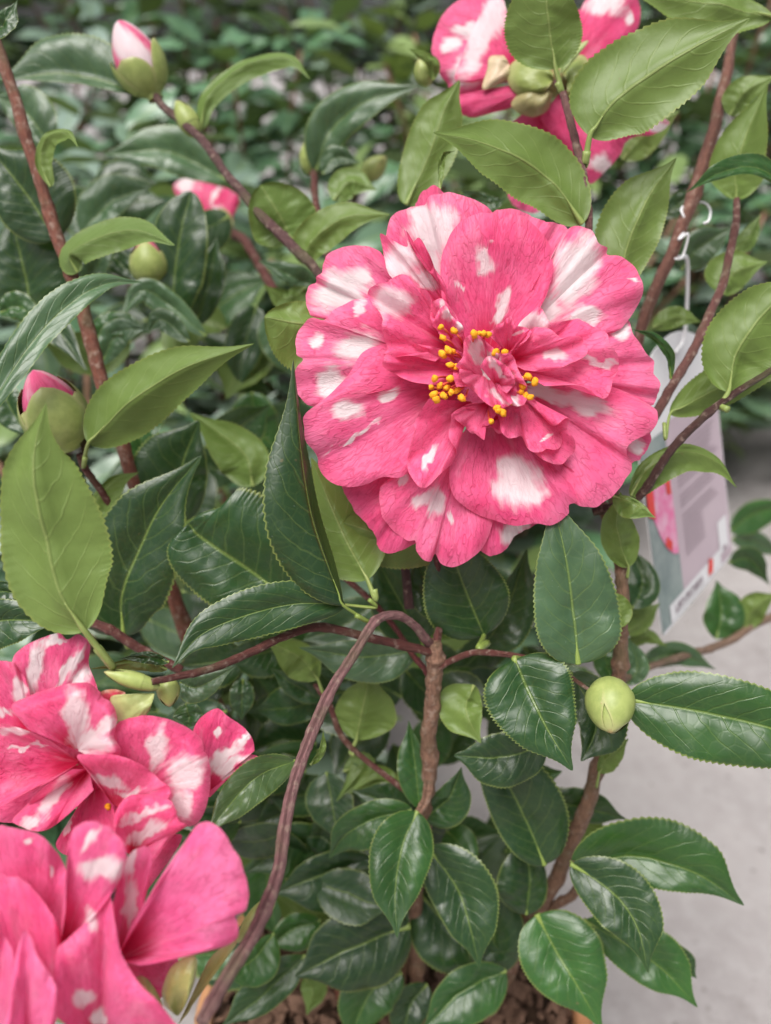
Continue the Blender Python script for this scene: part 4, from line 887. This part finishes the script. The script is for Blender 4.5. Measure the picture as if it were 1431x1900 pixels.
for (x, y) in [(462, 800)]:
    X, Y = cx('d', x, y); an = bpy.data.objects.new('anther', AM[0]); COL.objects.link(an); an.parent = F3
    an.location = P(X, Y, D3 / 100 + .008) - WL[F3.name]

# nearest flower, lower left corner
D4 = 18.0
F4 = flower('d', (300, 1560), D4, -30, 9, 'nearest pink camellia filling the lower corner with smooth broad petals')
def p4(base, rim, zb, zr, white=(), **kw):
    kw['ruf'] = kw.get('ruf', 1.) * 1.6; kw['frq'] = kw.get('frq', 1.5) * 1.35
    return petal('d', base, rim, D4, zb, zr, F4, white, **kw)
P1, P2 = (1.05, 1.1, 1.15, 1), (1.08, 1.4, 1.35, 1)
p4((480, 1480), [(560, 1440), (700, 1430), (765, 1460), (700, 1600), (680, 1625), (620, 1600), (540, 1600)], -14, -12, tint=DP)
p4((170, 1560), [(-150, 1300), (-100, 920), (0, 884), (90, 898), (172, 922), (232, 982), (280, 1060), (295, 1160), (280, 1320)], -16, -2, [(122, 950, 22, 22), (228, 1080, 18, 40), (225, 1100, 10, 30)], ruf=1.2, frq=1.2, tint=P1)
p4((500, 1480), [(480, 1230), (510, 1110), (560, 1000), (640, 975), (645, 1090), (610, 1240), (550, 1380)], -14, -2, [(560, 1210, 38, 110, 8), (560, 1040, 24, 90, 15)], ruf=1.0, tint=P1)
p4((245, 1480), [(280, 1250), (285, 1110), (295, 950), (328, 884), (390, 863), (450, 880), (510, 930), (542, 1000), (527, 1080), (475, 1180), (380, 1290), (320, 1400)], -10, 8, [(440, 1065, 120, 56, -5), (375, 940, 20, 60, 30), (410, 930, 14, 44, 30), (385, 1280, 40, 50)], ruf=1.0, frq=1.3, bulge=3, tint=P1)
p4((500, 1460), [(560, 1320), (640, 1180), (720, 1050), (800, 940), (848, 876), (900, 868), (952, 900), (987, 960), (1032, 1040), (1060, 1130), (1067, 1190), (1046, 1250), (1008, 1262), (1022, 1320), (1010, 1370), (960, 1400), (850, 1430), (700, 1466), (600, 1480)], -12, 6, ruf=.8, frq=1.0, bulge=4, curl=3, tint=P2, label='broad smooth pink petal pointing right')
p4((200, 1800), [(-60, 1600), (-60, 1120), (40, 1100), (110, 1120), (190, 1210), (250, 1320), (270, 1450), (300, 1600)], -8, 4, [(10, 1400, 20, 50)], ruf=1.2, frq=1.3, tint=P1)
p4((420, 1850), [(240, 1700), (238, 1440), (290, 1370), (400, 1260), (470, 1185), (492, 1300), (525, 1440), (600, 1560), (700, 1660), (800, 1790)], -8, 8, [(390, 1280, 26, 50), (355, 1612, 46, 40, 20), (425, 1700, 36, 50)], ruf=1.4, frq=1.2, bulge=3, tint=P1)
p4((110, 1950), [(-40, 1800), (20, 1731), (50, 1520), (95, 1345), (130, 1355), (160, 1440), (220, 1530), (242, 1600), (225, 1760), (200, 1850)], 0, 16, ruf=1.0, frq=1.2, bulge=3, tint=P2)
p4((-40, 1900), [(-120, 1500), (-60, 1300), (10, 1340), (60, 1450), (50, 1600), (60, 1800)], -2, 10, tint=P2)
sepal('d', (760, 1700), [(700, 1650), (695, 1580), (740, 1480), (835, 1440), (838, 1530), (800, 1640), (770, 1690)], D4, -10, -8, F4, (.36, .38, .13, 1), bulge=3)
sepal('d', (640, 1680), [(560, 1540), (610, 1525), (650, 1560), (695, 1640), (690, 1680)], D4, -8, -6, F4, (.36, .36, .13, 1), bulge=3)
sepal('d', (760, 1740), [(830, 1600), (900, 1450), (1000, 1370), (1010, 1395), (940, 1470), (860, 1580), (810, 1680)], D4, -20, -20, F4, (.32, .26, .08, 1), bulge=1)

# half hidden bud opening far left, and a far red bud
D5 = 48.
F5 = flower('a', (815, 830), D5, -6, 8, 'half open pink and white bloom blurred behind the leaves')
p5 = lambda base, rim, zb, zr, white=(), **kw: petal('a', base, rim, D5, zb, zr, F5, white, nu=14, **kw)
p5((810, 860), [(700, 790), (640, 700), (660, 665), (710, 655), (760, 680), (800, 760)], 0, 0, [(690, 675, 60, 30, 10)], bulge=6)
p5((815, 860), [(740, 760), (740, 680), (800, 685), (850, 700), (884, 735), (870, 780)], 4, 4, [(800, 730, 16, 50, 20)], bulge=6, tint=DP)
p5((810, 880), [(770, 800), (790, 730), (830, 750), (860, 800), (850, 860)], 8, 8, [(810, 780, 30, 40)], bulge=5)
sepal('a', (820, 900), [(770, 850), (790, 780), (830, 770), (862, 820), (850, 880)], D5, 12, 12, F5, (.36, .36, .16, 1))

# ---------------------------------------------------------------- hanging plant label
def plant_label():
    bl, br = P(*cx('t', 150, 1790), .37), P(*cx('t', 535, 1330), .435)
    ex = (br - bl); w = ex.length; ex.normalize(); tl = P(*cx('t', 90, 640), .352)
    ey = (tl - bl); ey = (ey - ex * ey.dot(ex)).normalized(); ez = ex.cross(ey)
    top = P(*cx('t', 300, 60), .378); h = (top - bl).dot(ey)
    t = empty('plant_label', bl, 'hanging plant label card with mauve text panel and flower picture', 'plant label'); WL[t.name] = bl.copy()
    wp = lambda u, v, z=0.: ex * (u * w) + ey * (v * h) + ez * z
    def sheet(name, pts, mat, z, thick=0.):
        n = len(pts); V = [wp(u, v, z) for u, v in pts]; F = [tuple(range(n))]
        if thick:
            V += [wp(u, v, z - thick) for u, v in pts]; F.append(tuple(range(2 * n - 1, n - 1, -1)))
            F += [(i, i + n, (i + 1) % n + n, (i + 1) % n) for i in range(n)]
        return link(name, mesh(name, V, F, smooth=False), mat, bl, t)
    arch = [(0.02, 0), (1, 0), (1, .74)] + [(.5 + .5 * math.cos(a), .74 + .26 * math.sin(a)) for a in [math.pi * i / 16 for i in range(1, 16)]] + [(0, .74), (0, .02)]
    sheet('card', arch, M_WHITE, 0, .0006)
    M_MAUVE = simple('mauve_print', (.50, .40, .455, 1), .45, .4, (.54, .44, .49, 1), 25.)
    M_GREY = simple('grey_green_print', (.16, .22, .22, 1), .4, .4, (.30, .36, .35, 1), 60.)
    M_INK = simple('grey_ink', (.30, .235, .27, 1), .6, .2); M_PK = simple('pink_print', (.80, .16, .38, 1), .45, .4, (.82, .45, .60, 1), 170.)
    M_RD = simple('red_print', (.65, .05, .04, 1), .5, .3)
    sheet('photo_panel', [(.0, .015), (.29, .015), (.29, .70), (.0, .70)], M_GREY, .0003)
    sheet('text_panel', [(.29, .015), (.985, .015), (.985, .72), (.29, .72)], M_MAUVE, .00035)
    fl = [(.05, .44), (.10, .36), (.16, .29), (.23, .25), (.28, .24), (.285, .45), (.28, .60), (.2, .63), (.1, .62), (.04, .55)]
    sheet('flower_picture', fl, M_PK, .0006)
    for q in ([(.0, .46), (.07, .43), (.08, .58), (.01, .60)], [(.22, .48), (.27, .47), (.27, .55), (.22, .56)], [(.14, .31), (.2, .27), (.22, .3), (.16, .34)]):
        sheet('red_spot', q, M_RD, .0009)
    sheet('price_strip', [(.10, .02), (.80, .02), (.80, .088), (.10, .088)], M_WHITE, .0007)
    sheet('price_box', [(.80, .062), (.93, .062), (.93, .20), (.80, .20)], M_WHITE, .00075)
    rg = random.Random(2); V = []; F = []
    def bar(u0, u1, v0, v1):
        b0 = len(V); V.extend([wp(u0, v0, .0011), wp(u1, v0, .0011), wp(u1, v1, .0011), wp(u0, v1, .0011)]); F.append((b0, b0 + 1, b0 + 2, b0 + 3))
    v = .64
    while v > .20:
        e = rg.uniform(.7, .92) if v > .3 else .62
        if rg.random() > .12: bar(.36, e, v, v + .0052)
        v -= .019
    link('text_lines', mesh('text_lines', V, F, smooth=False), M_INK, bl, t)
    V = []; F = []; u = .16
    while u < .52:
        bar(u, u + rg.uniform(.006, .014), .035, .07); bar(u, u + .022, rg.choice([.035, .05, .064]), rg.choice([.041, .056, .07])); u += .034
    bar(.84, .89, .068, .085)
    link('printed_marks', mesh('printed_marks', V, F, smooth=False), M_INK, bl, t)
    sheet('red_logo', [(.60, .035), (.66, .035), (.68, .085), (.63, .10), (.61, .07)], M_RD, .0012)
    # strap up to the stem and its loop
    hole = bl + wp(.5, .93, .0008)
    a = [hole, P(*cx('b', 1118, 1210), .365), P(*cx('b', 1128, 960), .345), P(*cx('b', 1100, 935), .332), P(*cx('b', 1062, 935), .33)]
    pp = [Vector(q) for q in catmull([tuple(q) for q in a], 30)]
    link('strap', tube_mesh('strap', pp, [.0009] * 31, 8), M_WHITE, pp[0], t)
    a = [P(*cx('b', x, y), d) for x, y, d in ((1062, 935, .33), (1085, 940, .322), (1110, 930, .325), (1130, 850, .322), (1095, 870, .322), (1125, 820, .325), (1105, 760, .325), (1140, 740, .335), (1185, 735, .338), (1210, 760, .33), (1205, 800, .325), (1185, 812, .325))]
    pp = [Vector(q) for q in catmull([tuple(q) for q in a], 60)]
    link('tie_loop', tube_mesh('tie_loop', pp, [.0005] * 61, 8), M_WHITE, pp[0], t)
plant_label()
